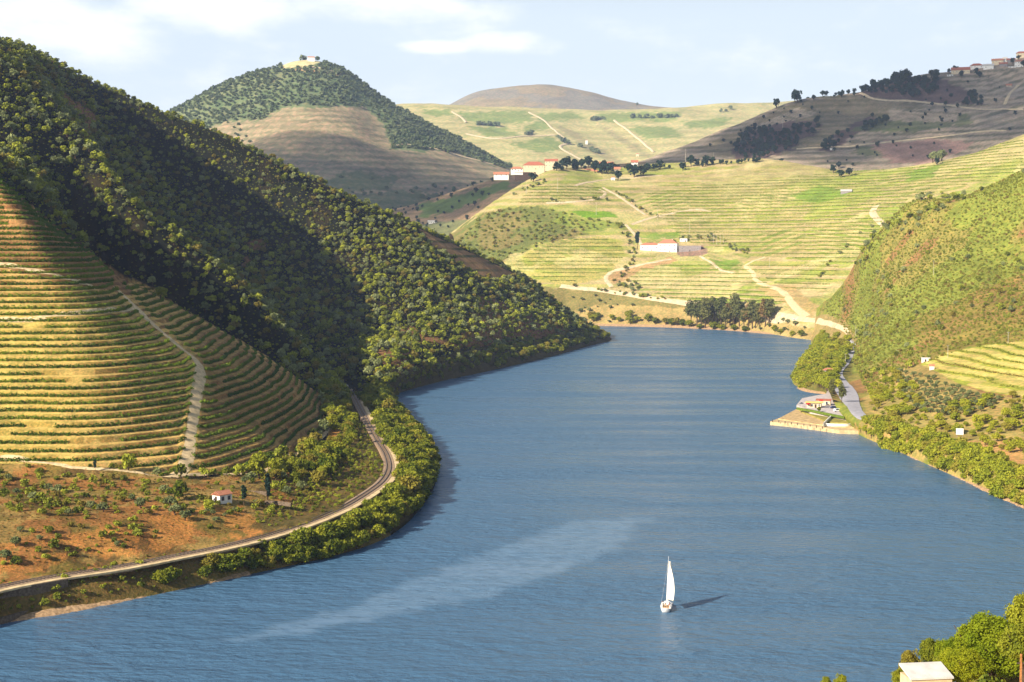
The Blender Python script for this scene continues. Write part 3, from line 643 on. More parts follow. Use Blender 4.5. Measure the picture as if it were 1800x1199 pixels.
K_wo = kind('wild_olive', leaf_mat('wild_olive_leaves', srgb(88, 100, 56), srgb(172, 178, 116), None, .12), 3, (18, 20, 0.17, 0.95, 0.85, 1.0, 0.34), (0.55, 0.09, 3, 0.5, 1.1))
K_oak.crown += K_wo.crown; K_oak.trunk += K_wo.trunk; K_oak.whole += K_wo.whole
K_river = kind('riverside_tree', L_river, 6, (30, 34, 0.135, 1.0, 1.0, 1.25, 0.36), (0.7, 0.08, 5, 0.6, 1.6))
K_riv2 = kind('sunny_tree', L_riv2, 5, (30, 34, 0.135, 1.0, 0.9, 1.15, 0.36), (0.6, 0.08, 5, 0.6, 1.5))
K_bush = kind('bush', L_scrub, 5, (9, 14, 0.24, 0.9, 0.5, 0.42, 0.36), None)
K_shrub = kind('shrub', L_oak, 5, (12, 24, 0.15, 0.95, 0.55, 0.5, 0.34), None)
K_olive = kind('olive_tree', L_olive, 4, (14, 26, 0.15, 0.85, 0.6, 0.85, 0.36), (0.4, 0.10, 4, 0.5, 0.9))
K_dark = kind('dark_tree', L_dark, 4, (16, 16, 0.22, 0.9, 1.0, 1.1, 0.40), (0.5, 0.09, 3, 0.5, 1.2))
K_far = kind('far_tree', L_far, 4, (7, 9, 0.40, 0.8, 0.6, 0.6, 0.45), None)
K_euc = kind('eucalyptus', leaf_mat('eucalyptus_leaves', srgb(84, 94, 52), srgb(136, 134, 78), srgb(146, 120, 74)), 5, (40, 30, 0.11, 0.75, 1.6, 2.2, 0.32), (1.2, 0.07, 5, 0.4, 3.0))
K_cyp = kind('cypress', L_dark, 2, (26, 20, 0.10, 0.16, 1.0, 1.15, 0.14), (0.3, 0.04, 2, 0.05, 1.5))
K_big = kind('broadleaf', L_bright, 2, (300, 150, 0.026, 1.0, 0.85, 1.15, 0.17), (0.5, 0.05, 7, 0.75, 1.6))
K_big2 = kind('fine_leaved_tree', L_river, 3, (90, 110, 0.045, 1.0, 0.9, 1.15, 0.24), (0.5, 0.06, 6, 0.7, 1.6))
K_tin = kind('scrub_tuft', L_scrub, 4, (4, 8, 0.42, 0.7, 0.4, 0.35, 0.45), None)
# ---- instancing for what nobody could count
def gn_scatter(name, pts, rad, meshes, label, cat, zs=None):
    n = len(pts)
    me = bpy.data.meshes.new(name); me.vertices.add(n); me.vertices.foreach_set('co', np.asarray(pts, np.float32).ravel()); me.update()
    set_f(me, 'rz', rng.uniform(0, 6.28, n)); set_f(me, 'sc', rad); a = me.attributes.new('vi', 'INT', 'POINT'); a.data.foreach_set('value', rng.integers(0, len(meshes), n).astype(np.int32))
    o = link(name, me); tag(o, label, None, None, 'stuff')
    ng = bpy.data.node_groups.new(name+'_nodes', 'GeometryNodeTree')
    ng.interface.new_socket('Geometry', in_out='INPUT', socket_type='NodeSocketGeometry'); ng.interface.new_socket('Geometry', in_out='OUTPUT', socket_type='NodeSocketGeometry')
    N = ng.nodes; Lk = ng.links; gi = N.new('NodeGroupInput'); go = N.new('NodeGroupOutput')
    g2i = N.new('GeometryNodeGeometryToInstance')
    for m in meshes:
        so = bpy.data.objects.new(name+'_source', m); oi = N.new('GeometryNodeObjectInfo'); oi.inputs[0].default_value = so; oi.inputs['As Instance'].default_value = True
        Lk.new(oi.outputs['Geometry'], g2i.inputs[0])
    jn = N.new('GeometryNodeJoinGeometry')
    N.remove(g2i)
    for oi in [x for x in N if x.bl_idname == 'GeometryNodeObjectInfo'][::-1]: Lk.new(oi.outputs['Geometry'], jn.inputs[0])
    def att(nm, ty):
        q = N.new('GeometryNodeInputNamedAttribute'); q.data_type = ty; q.inputs[0].default_value = nm; return q.outputs[0]
    ip = N.new('GeometryNodeInstanceOnPoints'); Lk.new(gi.outputs[0], ip.inputs['Points']); Lk.new(jn.outputs[0], ip.inputs['Instance'])
    ip.inputs['Pick Instance'].default_value = True; Lk.new(att('vi', 'INT'), ip.inputs['Instance Index'])
    cx = N.new('ShaderNodeCombineXYZ'); Lk.new(att('rz', 'FLOAT'), cx.inputs[2]); Lk.new(cx.outputs[0], ip.inputs['Rotation'])
    Lk.new(att('sc', 'FLOAT'), ip.inputs['Scale']); Lk.new(ip.outputs[0], go.inputs[0])
    md = o.modifiers.new('scatter', 'NODES'); md.node_group = ng
    return o
def pct(p):
    u, v, _ = proj(p); return 'at %.1f%% across, %.1f%% down' % (u/18, v/11.99)
def one_tree(K_, p, r, name, label, cat, group, parts=True, zs=1.0, vi=None, rz=None):
    vi = random.randrange(len(K_.crown)) if vi is None else vi; rz = random.uniform(0, 6.28) if rz is None else rz
    if parts and K_.trunk[vi] is not None:
        o = link(name, None); o.empty_display_size = 0.1
        link('crown', K_.crown[vi], o); link('trunk', K_.trunk[vi], o)
    else: o = link(name, K_.whole[vi])
    o.location = p; o.rotation_euler = (0, 0, rz); o.scale = (r, r, r*zs); tag(o, label, cat, group); return o
def samp(s, region, spacing, rmin, rmax, dens=None, tries=None, sink=0.1):
    """random points on a sheet inside a region of the picture, no closer than the spacing"""
    A = s.A; a = A[:-1, :-1]; b = A[:-1, 1:]; c = A[1:, :-1]; d = A[1:, 1:]
    ar = np.linalg.norm(np.cross(b-a, c-a), axis=-1); uu = s.u[:-1, :-1]; vv = s.v[:-1, :-1]
    m = region(uu, vv, a) if callable(region) else inpoly(uu, vv, region)
    ar = ar*m; tot = ar.sum()
    if tot <= 0: return np.zeros((0, 4))
    n = int(tries or tot/spacing**2*2.2); pr = (ar/tot).ravel(); idx = rng.choice(pr.size, n, p=pr)
    i, j = np.unravel_index(idx, ar.shape); f = rng.random((n, 1)); g = rng.random((n, 1))
    p = A[i, j]*(1-f)*(1-g)+A[i, j+1]*f*(1-g)+A[i+1, j]*(1-f)*g+A[i+1, j+1]*f*g
    if dens is not None: p = p[rng.random(n) < dens(p)]
    used = {}; out = []
    for q in p:
        kx, ky = int(q[0]//spacing), int(q[1]//spacing); ok = True
        for ax in (-1, 0, 1):
            for ay in (-1, 0, 1):
                for w_ in used.get((kx+ax, ky+ay), ()):
                    if (w_[0]-q[0])**2+(w_[1]-q[1])**2+(w_[2]-q[2])**2 < (spacing*0.8)**2: ok = False; break
        if ok: used.setdefault((kx, ky), []).append(q); out.append(q)
    out = np.array(out); r = rmin+(rmax-rmin)*rng.random(len(out))**1.6
    out[:, 2] -= sink*r
    return np.hstack([out, r[:, None]])
def plant_set(K_, P4, name, lab, cat, group, maxn=300, parts=False, stuff=None, zs=1.0, minpx=3.0):
    """the largest ones in view as things of their own, the rest as one stuff object"""
    if len(P4) == 0: return
    u, v, d = proj(P4[:, :3]+np.array((0, 0, 1))*P4[:, 3:4]); size = P4[:, 3]/d*F*2
    inf = (u > -10) & (u < 1810) & (v > -5) & (v < 1210) & (size > minpx)
    order = np.argsort(-size*inf); chosen = []
    for k in order:
        if len(chosen) >= maxn or not inf[k]: break
        q = P4[k]; 
        if seen((q[0], q[1], q[2]+q[3]*1.2)): chosen.append(k)
    cs = set(chosen); sz = sorted(P4[k, 3] for k in chosen); vs = sorted(v[k] for k in chosen)
    for k in chosen:
        q = P4[k]; t1 = 'small ' if q[3] < sz[len(sz)//3] else ('large ' if q[3] > sz[2*len(sz)//3] else 'medium ')
        lb = t1 + ('upper ' if v[k] < vs[len(vs)//3] else ('lower ' if v[k] > vs[2*len(vs)//3] else 'middle ')) + lab.rstrip(',') + ','
        one_tree(K_, q[:3], q[3], name, lb + ' ' + pct(q[:3]+np.array((0, 0, q[3]))), cat, group, parts, zs*random.uniform(.9, 1.15))
    rest = [k for k in range(len(P4)) if k not in cs]
    if stuff and rest: gn_scatter(stuff[0], P4[rest, :3], P4[rest, 3], K_.whole, stuff[1], None)
    elif rest and not stuff:
        pass
def nodense(*polys):
    def f(p):
        u, v, _ = proj(p); k = np.ones(len(u))
        for q, val in polys: k = np.where(inpoly(u, v, q), val, k)
        return k
    return f
# wood on the western hillside
LOW_L = [(-800,1300),(-800,800),(0,800),(305,842),(440,838),(560,790),(590,752),(612,700),(618,672),(700,800),(720,900),(640,1000),(300,1100)]
def reg_wood(u, v, a):
    return ~inpoly(u, v, VINE_L) & ~inpoly(u, v, LOW_L) & ~inpoly(u, v, TER_B) & (a[..., 2] > 9) & (u > -500) & (u < 1080) & (a[..., 1] < 1640) & ~inpoly(u, v, [(-800,800),(-60,812),(-60,300),(-800,200)]) 
wood_d = nodense(([(85,155),(120,165),(150,190),(172,205),(155,230),(120,200)], .05), ([(140,215),(165,225),(160,245),(145,235)], .1), ([(425,425),(455,420),(462,440),(440,475),(425,470)], .3), ([(0,320),(230,490),(560,690),(540,640),(240,455),(0,285)], .25),
                 ([(60,80),(120,110),(110,120),(50,95)], .15), ([(690,590),(760,590),(900,585),(1010,585),(900,610),(720,650)], .35), ([(0,60),(60,90),(120,180),(400,500),(560,600),(640,690),(560,660),(340,470),(60,250),(0,200)], .55))
W4 = samp(left, reg_wood, 5.2, 1.2, 4.0, lambda p: wood_d(p)*np.clip(1.1+1.2*fbm(p[:, 0]/30, p[:, 1]/30, 3, 8), 0.15, 1))
plant_set(K_oak, W4, 'evergreen_oak', 'round hillside oak', 'tree', 'oaks of the wood on the steep western slope', stuff=('hillside_wood', 'dense wood of small round oaks and olives covering the steep hillside'))
G4 = samp(left, reg_wood, 3.2, 0.5, 1.3)
gn_scatter('undergrowth', G4[:, :3], G4[:, 3], K_shrub.whole, 'low dark undergrowth between the hillside oaks', None)
RWPX = [(0,1034),(100,1015),(200,1000),(300,981),(400,961),(500,934),(590,900),(640,872),(672,848),(684,826),(680,802),(664,775),(642,735),(624,700),(616,685)]
def clear_track(P4, k_=0.95):
    if len(P4) == 0: return P4
    keep = []
    for q in P4:
        u, v, d = proj(np.array((q[0], q[1], q[2]+q[3]))); rp = q[3]/d*F; best = 1e9
        for (a, b), (c, e) in zip(RWPX[:-1], RWPX[1:]):
            t = max(0, min(1, ((u-a)*(c-a)+(v-b)*(e-b))/((c-a)**2+(e-b)**2))); best = min(best, math.hypot(u-a-t*(c-a), v-b-t*(e-b)))
        keep.append(best > rp*k_+1.5)
    return P4[np.array(keep)]
# bushes on the rocky slope below the vineyard
def reg_low(u, v, a): return inpoly(u, v, [(-30,830),(100,830),(300,850),(420,850),(540,820),(600,780),(630,800),(660,830),(560,900),(400,945),(250,980),(0,1025),(-30,1030)]) & (a[..., 2] > 8.5)
B5 = samp(left, lambda u, v, a: (a[..., 2] > 0.5) & (a[..., 2] < 6.5) & (u > -40) & (u < 300) & (v > 980), 3.0, .6, 1.8, lambda p: np.clip(.25+(proj(p)[0])/500, .1, 1)); plant_set(K_shrub, B5, 'bank_bush', 'bush on the bank below the railway,', 'bush', 'bushes on the bank below the railway', 200)
B4 = samp(left, reg_low, 3.4, 0.6, 2.3, lambda p: np.clip(fbm(p[:, 0]/18, p[:, 1]/18, 3, 88)*2.6+0.32, 0.05, 1))
plant_set(K_shrub, B4, 'rocky_slope_bush', 'bush on the rocky brown slope,', 'bush', 'bushes on the rocky slope above the railway', 300)
I4 = samp(left, [(480,850),(560,835),(600,760),(615,690),(630,690),(648,765),(676,815),(678,838),(636,866),(590,893),(480,928),(440,925)], 2.4, .5, 1.3)
plant_set(K_shrub, I4, 'trackside_bush', 'low bush inside the railway bend,', 'bush', 'low bushes inside the railway bend', 200, stuff=('trackside_scrub', 'low scrub inside the railway bend'))
T4 = samp(left, lambda u, v, a: (a[..., 2] > 8.2) & inpoly(u, v, LOW_L) & (u > -60) & ~((u > 362) & (u < 412) & (v > 850) & (v < 895)), 1.5, 0.12, 0.42)
K_dry = kind('dry_tuft', leaf_mat('dry_grass', srgb(170, 122, 64), srgb(132, 112, 54), srgb(90, 90, 40)), 4, (5, 9, 0.35, 0.8, 0.5, 0.3, 0.4), None)
gn_scatter('dry_grass', T4[:, :3], T4[:, 3], K_dry.whole, 'dry grass and weeds on the brown slope', None)
def reg_wood2(u, v, a): return inpoly(u, v, [(560,660),(612,700),(625,750),(655,800),(640,832),(600,850),(560,850),(470,850),(480,830),(530,800),(575,765)]) & (a[..., 2] > 9)
C4 = samp(left, reg_wood2, 4.6, 1.6, 3.6)
plant_set(K_river, clear_track(C4), 'slope_tree', 'tree inside the railway bend,', 'tree', 'trees between vineyard and railway bend', 150, parts=True, zs=.85)
for (u, v, r) in ((545,800,3.4),(520,835,3.2),(600,740,3.5),(455,842,4.2),(590,700,3.6),(575,685,3.2),(247,893,2.4),(182,900,2.2),(315,880,3.0),(308,905,2.4),(325,915,2.2),(505,870,2.2),(560,855,3.0),(232,880,1.6),(283,528,3.6),(100,868,2.2),(30,870,1.6),(70,950,1.2),(205,960,1.2),(380,918,1.4),(375,905,1.3),(362,902,1.1),(395,908,1.0),(455,830,3.6),(472,822,3.0),(440,848,2.6),(497,845,2.6),(530,862,2.4),(15,845,1.8),(60,880,2.0),(85,862,1.8),(290,868,2.2),(300,890,2.4),(160,895,2.0),(10,985,2.2),(28,960,2.0),(120,905,1.5),(35,935,1.3),(330,865,1.2),(450,885,1.1),(412,898,1.0),(430,850,1.9)):
    h = hit(u, v, left)
    if h: one_tree(K_river if r > 2.7 else K_olive, (h.x, h.y, h.z-.3), r, 'slope_tree', 'leafy tree on the lower western slope, ' + pct(h), 'tree', 'single trees on the lower western slope')
for i, (u, v, h_, lab) in enumerate(((167,829,5.0,'small dark cypress at the lower edge of the vineyard'),(471,879,10.0,'tall dark cypress on the terrace right of the white hut'),(429,889,8.0,'slim green cypress standing beside the white hut'))):
    h = hit(u, v, left); one_tree(K_cyp, (h.x, h.y, h.z), h_/2.15, 'cypress', lab, 'tree', None, True, 1.0, vi=i % 2)
# riverside trees, west bank
def reg_bank(u, v, a): return (a[..., 2] > 0.3) & (a[..., 2] < 6.7) & (((u > 210) & (u < 700) & (v > 830)) | ((u > 640) & (v > 700) & (v < 900)))
R4 = samp(left, reg_bank, 4.8, 2.3, 4.6, lambda p: np.where(proj(p)[0] < 300, .3, 1), sink=.25)
R4[:, 3] *= np.where(proj(R4[:, :3])[0] < 400, .62, 1)
R4 = clear_track(R4, .9); plant_set(K_river, R4, 'riverbank_tree', 'tree on the western riverbank,', 'tree', 'trees along the western riverbank', 300, parts=True, zs=.8, stuff=('riverbank_thicket', 'thicket on the western riverbank'))
def reg_bank2(u, v, a): return (a[..., 2] > 0.6) & (a[..., 2] < 11) & (u > 655) & (u < 1060) & (v < 705)
R5 = samp(left, reg_bank2, 6.5, 1.8, 4.2, lambda p: np.clip((proj(p)[0]-700)/300, .45, 1), sink=.25)
plant_set(K_river, R5, 'shore_tree', 'tree on the far western shore,', 'tree', 'trees on the strip below the wooded spur', 200, parts=True, zs=.7)
R6 = samp(left, lambda u, v, a: (a[..., 2] > 0.4) & (a[..., 2] < 7) & (u > -40) & (v > 900), 1.9, 0.3, 0.8, sink=.2)
gn_scatter('bank_scrub', R6[:, :3], R6[:, 3], K_shrub.whole, 'scrub and weeds on the bank below the railway', None)
def shoreline(px, step, rmin, rmax, inland, dens=lambda u: 1):
    L = smooth_line([WZ(u, v, 0) for u, v in px], step); out = []
    for k in range(1, len(L)-1):
        u, v, _ = proj(L[k])
        if random.random() > dens(u): continue
        t = L[k+1]-L[k-1]; t /= np.linalg.norm(t)+1e-9; n = np.array((t[1], -t[0], 0)); r = random.uniform(rmin, rmax); q = L[k]-n*(random.uniform(*inland)); z = ground(q[0], q[1])
        out.append((q[0], q[1], (z if z is not None and z < 9 else 1)-r*.35, r))
    return np.array(out)
SHL = [(250,1048),(330,1032),(400,1018),(500,998),(590,978),(650,958),(705,925),(742,890),(762,850),(768,815),(750,775),(712,735),(690,702)]
WS = np.vstack([clear_track(shoreline(SHL, st, 1.9, 3.8, inl, lambda u: .45 if u < 360 else 1), .9) for inl, st in (((.5, 3), 3.0), ((4, 8), 4.0))]+[shoreline([(690,699),(760,674),(870,650),(965,628),(1040,607),(1072,598)], 5, 1.8, 3.6, (1, 9), lambda u: .8)])
plant_set(K_river, WS, 'waterside_tree', 'tree on the western waterline,', 'tree', 'trees along the western waterline', 290, parts=True, zs=.8, stuff=('waterside_thicket', 'thicket along the western waterline'))
SHR = [(1530,772),(1560,790),(1600,803),(1650,826),(1700,847),(1750,872),(1800,893),(1860,920)]
WS = np.vstack([shoreline(SHR, st, 1.9, 3.9, inl) for inl, st in (((.2, 2), 3.0), ((3, 7), 3.2), ((7, 12), 3.8))])
plant_set(K_riv2, WS, 'eastern_waterside_tree', 'sunny tree on the eastern waterline,', 'tree', 'trees along the eastern waterline', 290, parts=True, zs=.85, stuff=('eastern_thicket', 'thicket along the eastern waterline'))
plant_set(K_riv2, shoreline([(1440,597),(1426,618),(1408,640),(1401,655),(1400,680),(1425,690),(1452,693)], 3.6, 2.4, 4.6, (1, 7)), 'grove_tree', 'waterside tree of the roadside grove,', 'tree', 'waterside trees of the roadside grove', 150, parts=True, zs=.8)
# eastern hillside scrub
HILL_R = [(1441,545),(1489,497),(1531,422),(1565,385),(1600,352),(1690,345),(1800,285),(2000,200),(2100,500),(2100,800),(1800,600),(1700,612),(1620,640),(1560,660),(1520,690),(1500,640),(1500,600),(1470,565)]
H4 = samp(right, HILL_R, 3.1, 0.7, 2.1, lambda p: np.clip(0.95+1.2*fbm(p[:, 0]/45, p[:, 1]/45, 3, 18), 0.12, 1))
plant_set(K_bush, H4, 'scrub_bush', 'scrub bush on the eastern hillside,', 'bush', 'scrub bushes on the eastern hillside', 300, stuff=('hillside_scrub', 'yellow-green scrub covering the steep eastern hillside'))
H5 = samp(right, HILL_R, 9, 1.6, 3.0, lambda p: np.clip(0.2+1.6*fbm(p[:, 0]/60, p[:, 1]/60, 3, 28), 0.02, 1))
plant_set(K_oak, H5, 'hillside_tree', 'dark tree on the eastern hillside,', 'tree', 'small trees on the eastern hillside', 110)
def reg_grove(u, v, a): return inpoly(u, v, [(1440,600),(1488,590),(1492,618),(1478,640),(1462,655),(1450,690),(1425,690),(1398,676),(1402,650),(1425,618)]) & (a[..., 2] > 0.3) & (a[..., 2] < 9)
R7 = samp(right, reg_grove, 6.0, 2.6, 5.2, sink=.3)
plant_set(K_riv2, R7, 'grove_tree', 'tree of the roadside grove,', 'tree', 'grove between the road and the river', 200, parts=True, zs=.8)
def reg_rb(u, v, a): return (a[..., 2] > 0.3) & (a[..., 2] < 6.6) & (u > 1508) & (u < 1900) & (v > 735)
R8 = samp(right, reg_rb, 4.4, 1.8, 4.0, sink=.25)
plant_set(K_riv2, R8, 'eastern_bank_tree', 'tree on the eastern riverbank,', 'tree', 'trees along the eastern riverbank', 250, parts=True, zs=.75)
def reg_ru(u, v, a): return inpoly(u, v, [(1520,695),(1560,650),(1600,680),(1640,740),(1700,700),(1800,700),(1900,700),(1900,820),(1800,810),(1720,790),(1640,755),(1560,738),(1530,722)]) & (a[..., 2] > 7.5)
R9 = samp(right, reg_ru, 5.2, 1.2, 3.6, lambda p: np.clip(.7+1.4*fbm(p[:, 0]/25, p[:, 1]/25, 3, 38), .05, 1))
plant_set(K_riv2, R9, 'roadside_tree', 'tree above the riverside road,', 'tree', 'trees above the riverside road', 200, parts=True, zs=.75)
# olive rows
ORD = ['zeroth','first','second','third','fourth','fifth','sixth','seventh','eighth','ninth','tenth','eleventh','twelfth','thirteenth','fourteenth','fifteenth','sixteenth','seventeenth','eighteenth','nineteenth','twentieth']
TENS = {2: 'twenty', 3: 'thirty', 4: 'forty', 5: 'fifty', 6: 'sixty', 7: 'seventy', 8: 'eighty', 9: 'ninety'}
def ordinal(n):
    if n <= 20: return ORD[n]
    if n < 100: return TENS[n//10]+('-'+ORD[n % 10] if n % 10 else 'th').replace('yth', 'ieth')
    return str(n)+'th'
for r_ in range(9):
    for c_ in range(17):
        u = 1568 + c_*12.5 + r_*6 + random.uniform(-2, 2); v = 655 + r_*9.5 + c_*(2.2) + random.uniform(-1.5, 1.5)
        if not inpoly(np.array(u), np.array(v), [(1560,655),(1600,650),(1680,680),(1760,705),(1740,725),(1690,735),(1620,728),(1570,690)]): continue
        h = hit(u, v, right)
        if h: one_tree(K_olive, (h.x, h.y, h.z-.1), random.uniform(1.7, 2.4), 'olive_tree', 'olive tree in the ' + ordinal(r_+1) + ' row below the eastern vineyard, at %.1f%% across' % (u/18), 'tree', 'olive trees planted in rows')
# promontory
def many(K_, px, rr, name, lab, cat, grp, sh, parts=False, zs=1.0):
    for (u, v) in px:
        h = hit(u, v, sh)
        if h: one_tree(K_, (h.x, h.y, h.z-.2), random.uniform(*rr), name, lab + ' ' + pct(h), cat, grp, parts, zs)
many(K_euc, [(1247,572),(1262,570),(1240,578),(1283,572),(1292,566),(1276,578),(1300,574),(1345,574),(1352,572),(1335,575),(1225,574),(1308,578),(1270,563),(1238,567),(1322,578),(1214,573),(1255,568),(1290,572),(1232,575),(1315,575),(1328,577),(1268,574)], (8, 12.5), 'eucalyptus', 'tall eucalyptus on the far shore,', 'tree', 'tall grove on the far shore', prom, True, .85)
many(K_river, [(1190,573),(1200,574),(1212,576),(1180,573),(1170,571),(1152,570),(1255,581),(1270,582),(1362,584),(1088,566),(1076,563),(1050,560),(1040,562),(1105,560),(1120,566),(1140,566),(1230,580),(1290,583),(1310,585),(1372,588),(1043,566),(1108,570),(1392,592),(1408,592)], (4, 7), 'far_shore_tree', 'tree at the far waterline,', 'tree', 'trees along the far shore', prom, True, .75)
F4 = samp(prom, [(960,520),(1060,520),(1100,530),(1240,545),(1330,555),(1430,575),(1440,596),(1300,582),(1200,575),(1060,572),(990,560)], 11, 1.6, 4.2, lambda p: np.clip(.55+1.2*fbm(p[:, 0]/40, p[:, 1]/40, 3, 48), .05, 1))
plant_set(K_olive, F4, 'far_bank_bush', 'bush on the far bank,', 'bush', 'bushes on the far bank', 200)
F5 = samp(prom, [(800,430),(850,374),(935,364),(1035,384),(1092,394),(1000,418),(930,438),(885,462),(905,490),(830,480)], 8.5, 2.2, 4.6, lambda p: np.clip(.9+1.0*fbm(p[:, 0]/50, p[:, 1]/50, 3, 58), .2, 1))
plant_set(K_bush, F5, 'promontory_bush', 'bush on the promontory flank,', 'bush', 'bushes on the flank of the promontory', 300, stuff=('promontory_scrub', 'scrub on the flank of the promontory'))
def along(poly, n, jit):
    out = []
    for k in range(n):
        t = random.random()*(len(poly)-1); i = int(t); f = t-i
        out.append((poly[i][0]*(1-f)+poly[i+1][0]*f+random.uniform(-jit, jit), poly[i][1]*(1-f)+poly[i+1][1]*f+random.uniform(-jit*.5, jit*.5)))
    return out
px = along([(1090,395),(1105,425),(1112,455),(1095,485),(1120,510)], 40, 7) + along([(1000,505),(1060,512),(1130,522),(1180,530)], 24, 5) + along([(1240,420),(1290,440),(1320,447),(1250,415)], 22, 4) + along([(1060,480),(1085,500),(1110,512)], 16, 5) + along([(1180,425),(1220,418),(1260,420)], 14, 4) + along([(1085,340),(1120,365),(1160,385)], 16, 4) + along([(960,355),(1040,350),(1070,352)], 12, 4) + along([(900,345),(935,328),(960,318)], 16, 4) + along([(1440,490),(1480,440),(1530,400)], 14, 4)
many(K_oak, px, (1.6, 3.2), 'field_bush', 'bush among the terraced fields,', 'bush', 'bushes along the field paths', prom)
many(K_oak, along([(1615,352),(1640,345),(1700,350),(1560,400),(1530,430),(1510,470)], 60, 9), (2.2, 4), 'ridge_tree', 'tree on the eastern ridge,', 'tree', 'trees on the shoulder of the eastern hillside', None, zs=1.0)
h = hit(1120, 438, prom); one_tree(K_cyp, h, 14, 'cypress', 'tall grey-green cypress left of the white farmhouse', 'tree', None, True, 1.0); COL.objects[-1].scale = (20, 20, 14) if False else COL.objects[-1].scale
many(K_dark, [(985,296),(990,296),(996,297),(1048,296),(1055,300),(1062,300),(1035,296),(1046,304),(1086,318),(1068,306),(1070,302),(1058,306),(1076,300),(1115,312),(1140,300),(1150,300),(1012,300),(1130,310),(937,320),(1200,300),(1225,292),(1240,292),(1252,290),(1215,293),(1104,304),(1160,298),(1010,296),(1022,297),(978,300)], (6, 10), 'estate_tree', 'dark tree beside the estate,', 'tree', 'dark trees around the estate', None, True, 1.0)
many(K_dark, along([(930,302),(1010,298),(1090,296),(1180,296),(1300,287),(1340,284)], 70, 4), (2.2, 4.5), 'estate_bush', 'dark bush near the estate,', 'bush', 'bushes around the estate', None)
many(K_dark, [(1465,304),(1474,297),(1492,310),(1478,312),(1647,290)], (5, 7), 'field_tree', 'lone dark tree in upper fields,', 'tree', 'lone trees in the upper fields', None)
many(K_olive, [(1640,286),(1648,285),(1655,283),(1630,283)], (8, 12), 'ridge_crown_tree', 'brownish tree on the ridge line,', 'tree', 'brown trees on the ridge line', prom, zs=1.1)
# village hill
def esamp(poly, sp, r0, r1, dn=1.0): return samp(east, poly, sp, r0, r1, (lambda p: np.clip(dn+1.2*fbm(p[:, 0]/70, p[:, 1]/70, 3, 68), 0.05, 1)))
E4 = np.vstack([esamp([(1285,262),(1320,225),(1330,232),(1360,240),(1440,215),(1438,228),(1390,262),(1340,280),(1295,282)], 11, 4, 8, .9), esamp([(1440,264),(1475,232),(1510,225),(1530,205),(1560,215),(1500,240),(1460,268)], 11, 4, 8, .6),
    esamp([(1495,160),(1560,135),(1640,145),(1650,160),(1620,175),(1540,170)], 12, 5, 9, .5), esamp([(1700,165),(1730,180),(1720,190),(1690,185)], 10, 4, 7, .6), esamp([(1400,175),(1500,160),(1500,170),(1400,184)], 14, 3, 6, .2)])
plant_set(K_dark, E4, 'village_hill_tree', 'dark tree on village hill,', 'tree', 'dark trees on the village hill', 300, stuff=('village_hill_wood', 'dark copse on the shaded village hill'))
many(K_dark, [(1588,143),(1583,146),(1578,148),(1573,150),(1592,148),(1398,180),(1402,181),(1365,191),(1640,140),(1645,142)], (9, 13), 'skyline_tree', 'tall dark skyline tree,', 'tree', 'skyline trees of the village hill', None, True, 1.1)
E5 = samp(east, [(1180,290),(1400,180),(1660,140),(1820,110),(1820,240),(1600,290),(1200,330)], 26, 2.0, 4.5, lambda p: np.clip(.15+1.2*fbm(p[:, 0]/90, p[:, 1]/90, 3, 78), .02, 1))
plant_set(K_dark, E5, 'terrace_bush', 'bush on village hill terraces,', 'bush', 'bushes on the terraces of the village hill', 250)
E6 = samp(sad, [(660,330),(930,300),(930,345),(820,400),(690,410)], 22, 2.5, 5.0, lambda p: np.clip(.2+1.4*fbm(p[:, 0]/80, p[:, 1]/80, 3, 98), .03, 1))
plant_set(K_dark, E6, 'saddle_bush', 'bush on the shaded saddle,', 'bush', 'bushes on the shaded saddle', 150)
# cone and far slopes
A4 = samp(cone, [(250,250),(290,190),(400,130),(545,100),(640,130),(720,180),(810,235),(910,290),(880,295),(800,270),(750,262),(690,262),(672,218),(640,186),(500,188),(455,212),(400,214),(355,232),(330,250)], 13, 4.5, 8.5, nodense(([(492,100),(566,98),(570,112),(545,118),(496,122)], 0)))
plant_set(K_far, A4, 'cone_hill_tree', 'tree on the wooded conical hill,', 'tree', 'trees of the wood on the conical hill', 300, stuff=('conical_hill_wood', 'far wood covering the conical hill'))
A5 = np.vstack([samp(cone, [(560,335),(790,330),(760,350),(560,350)], 24, 4, 7), samp(cone, [(420,305),(640,318),(700,320),(560,312)], 28, 4, 7), samp(cone, [(395,215),(410,213),(440,260),(425,262)], 22, 4, 7), samp(cone, [(790,330),(900,305),(880,325),(800,345)], 26, 4, 7)])
plant_set(K_far, A5, 'slope_bush', 'bush below the conical hill,', 'bush', 'bushes below the conical hill', 250)
px = along([(838,220),(885,222)], 16, 2) + along([(1040,212),(1060,210)], 8, 2) + along([(1110,208),(1190,206)], 18, 2) + along([(925,240),(935,236)], 5, 2) + along([(975,238),(1000,255)], 10, 3) + along([(1020,258),(1050,270)], 10, 2) + [(1268,197),(1275,196),(1284,193),(1120,185),(1190,187),(1135,180)]
many(K_far, px, (7, 13), 'far_slope_tree', 'tree on far terraced slope,', 'tree', 'trees on the far terraced slope', None)
many(K_far, [(487,116),(492,115),(534,106),(540,105),(545,105),(552,106),(558,108)], (9, 13), 'summit_tree', 'tree beside the summit chapel,', 'tree', 'trees on the conical summit', cone)
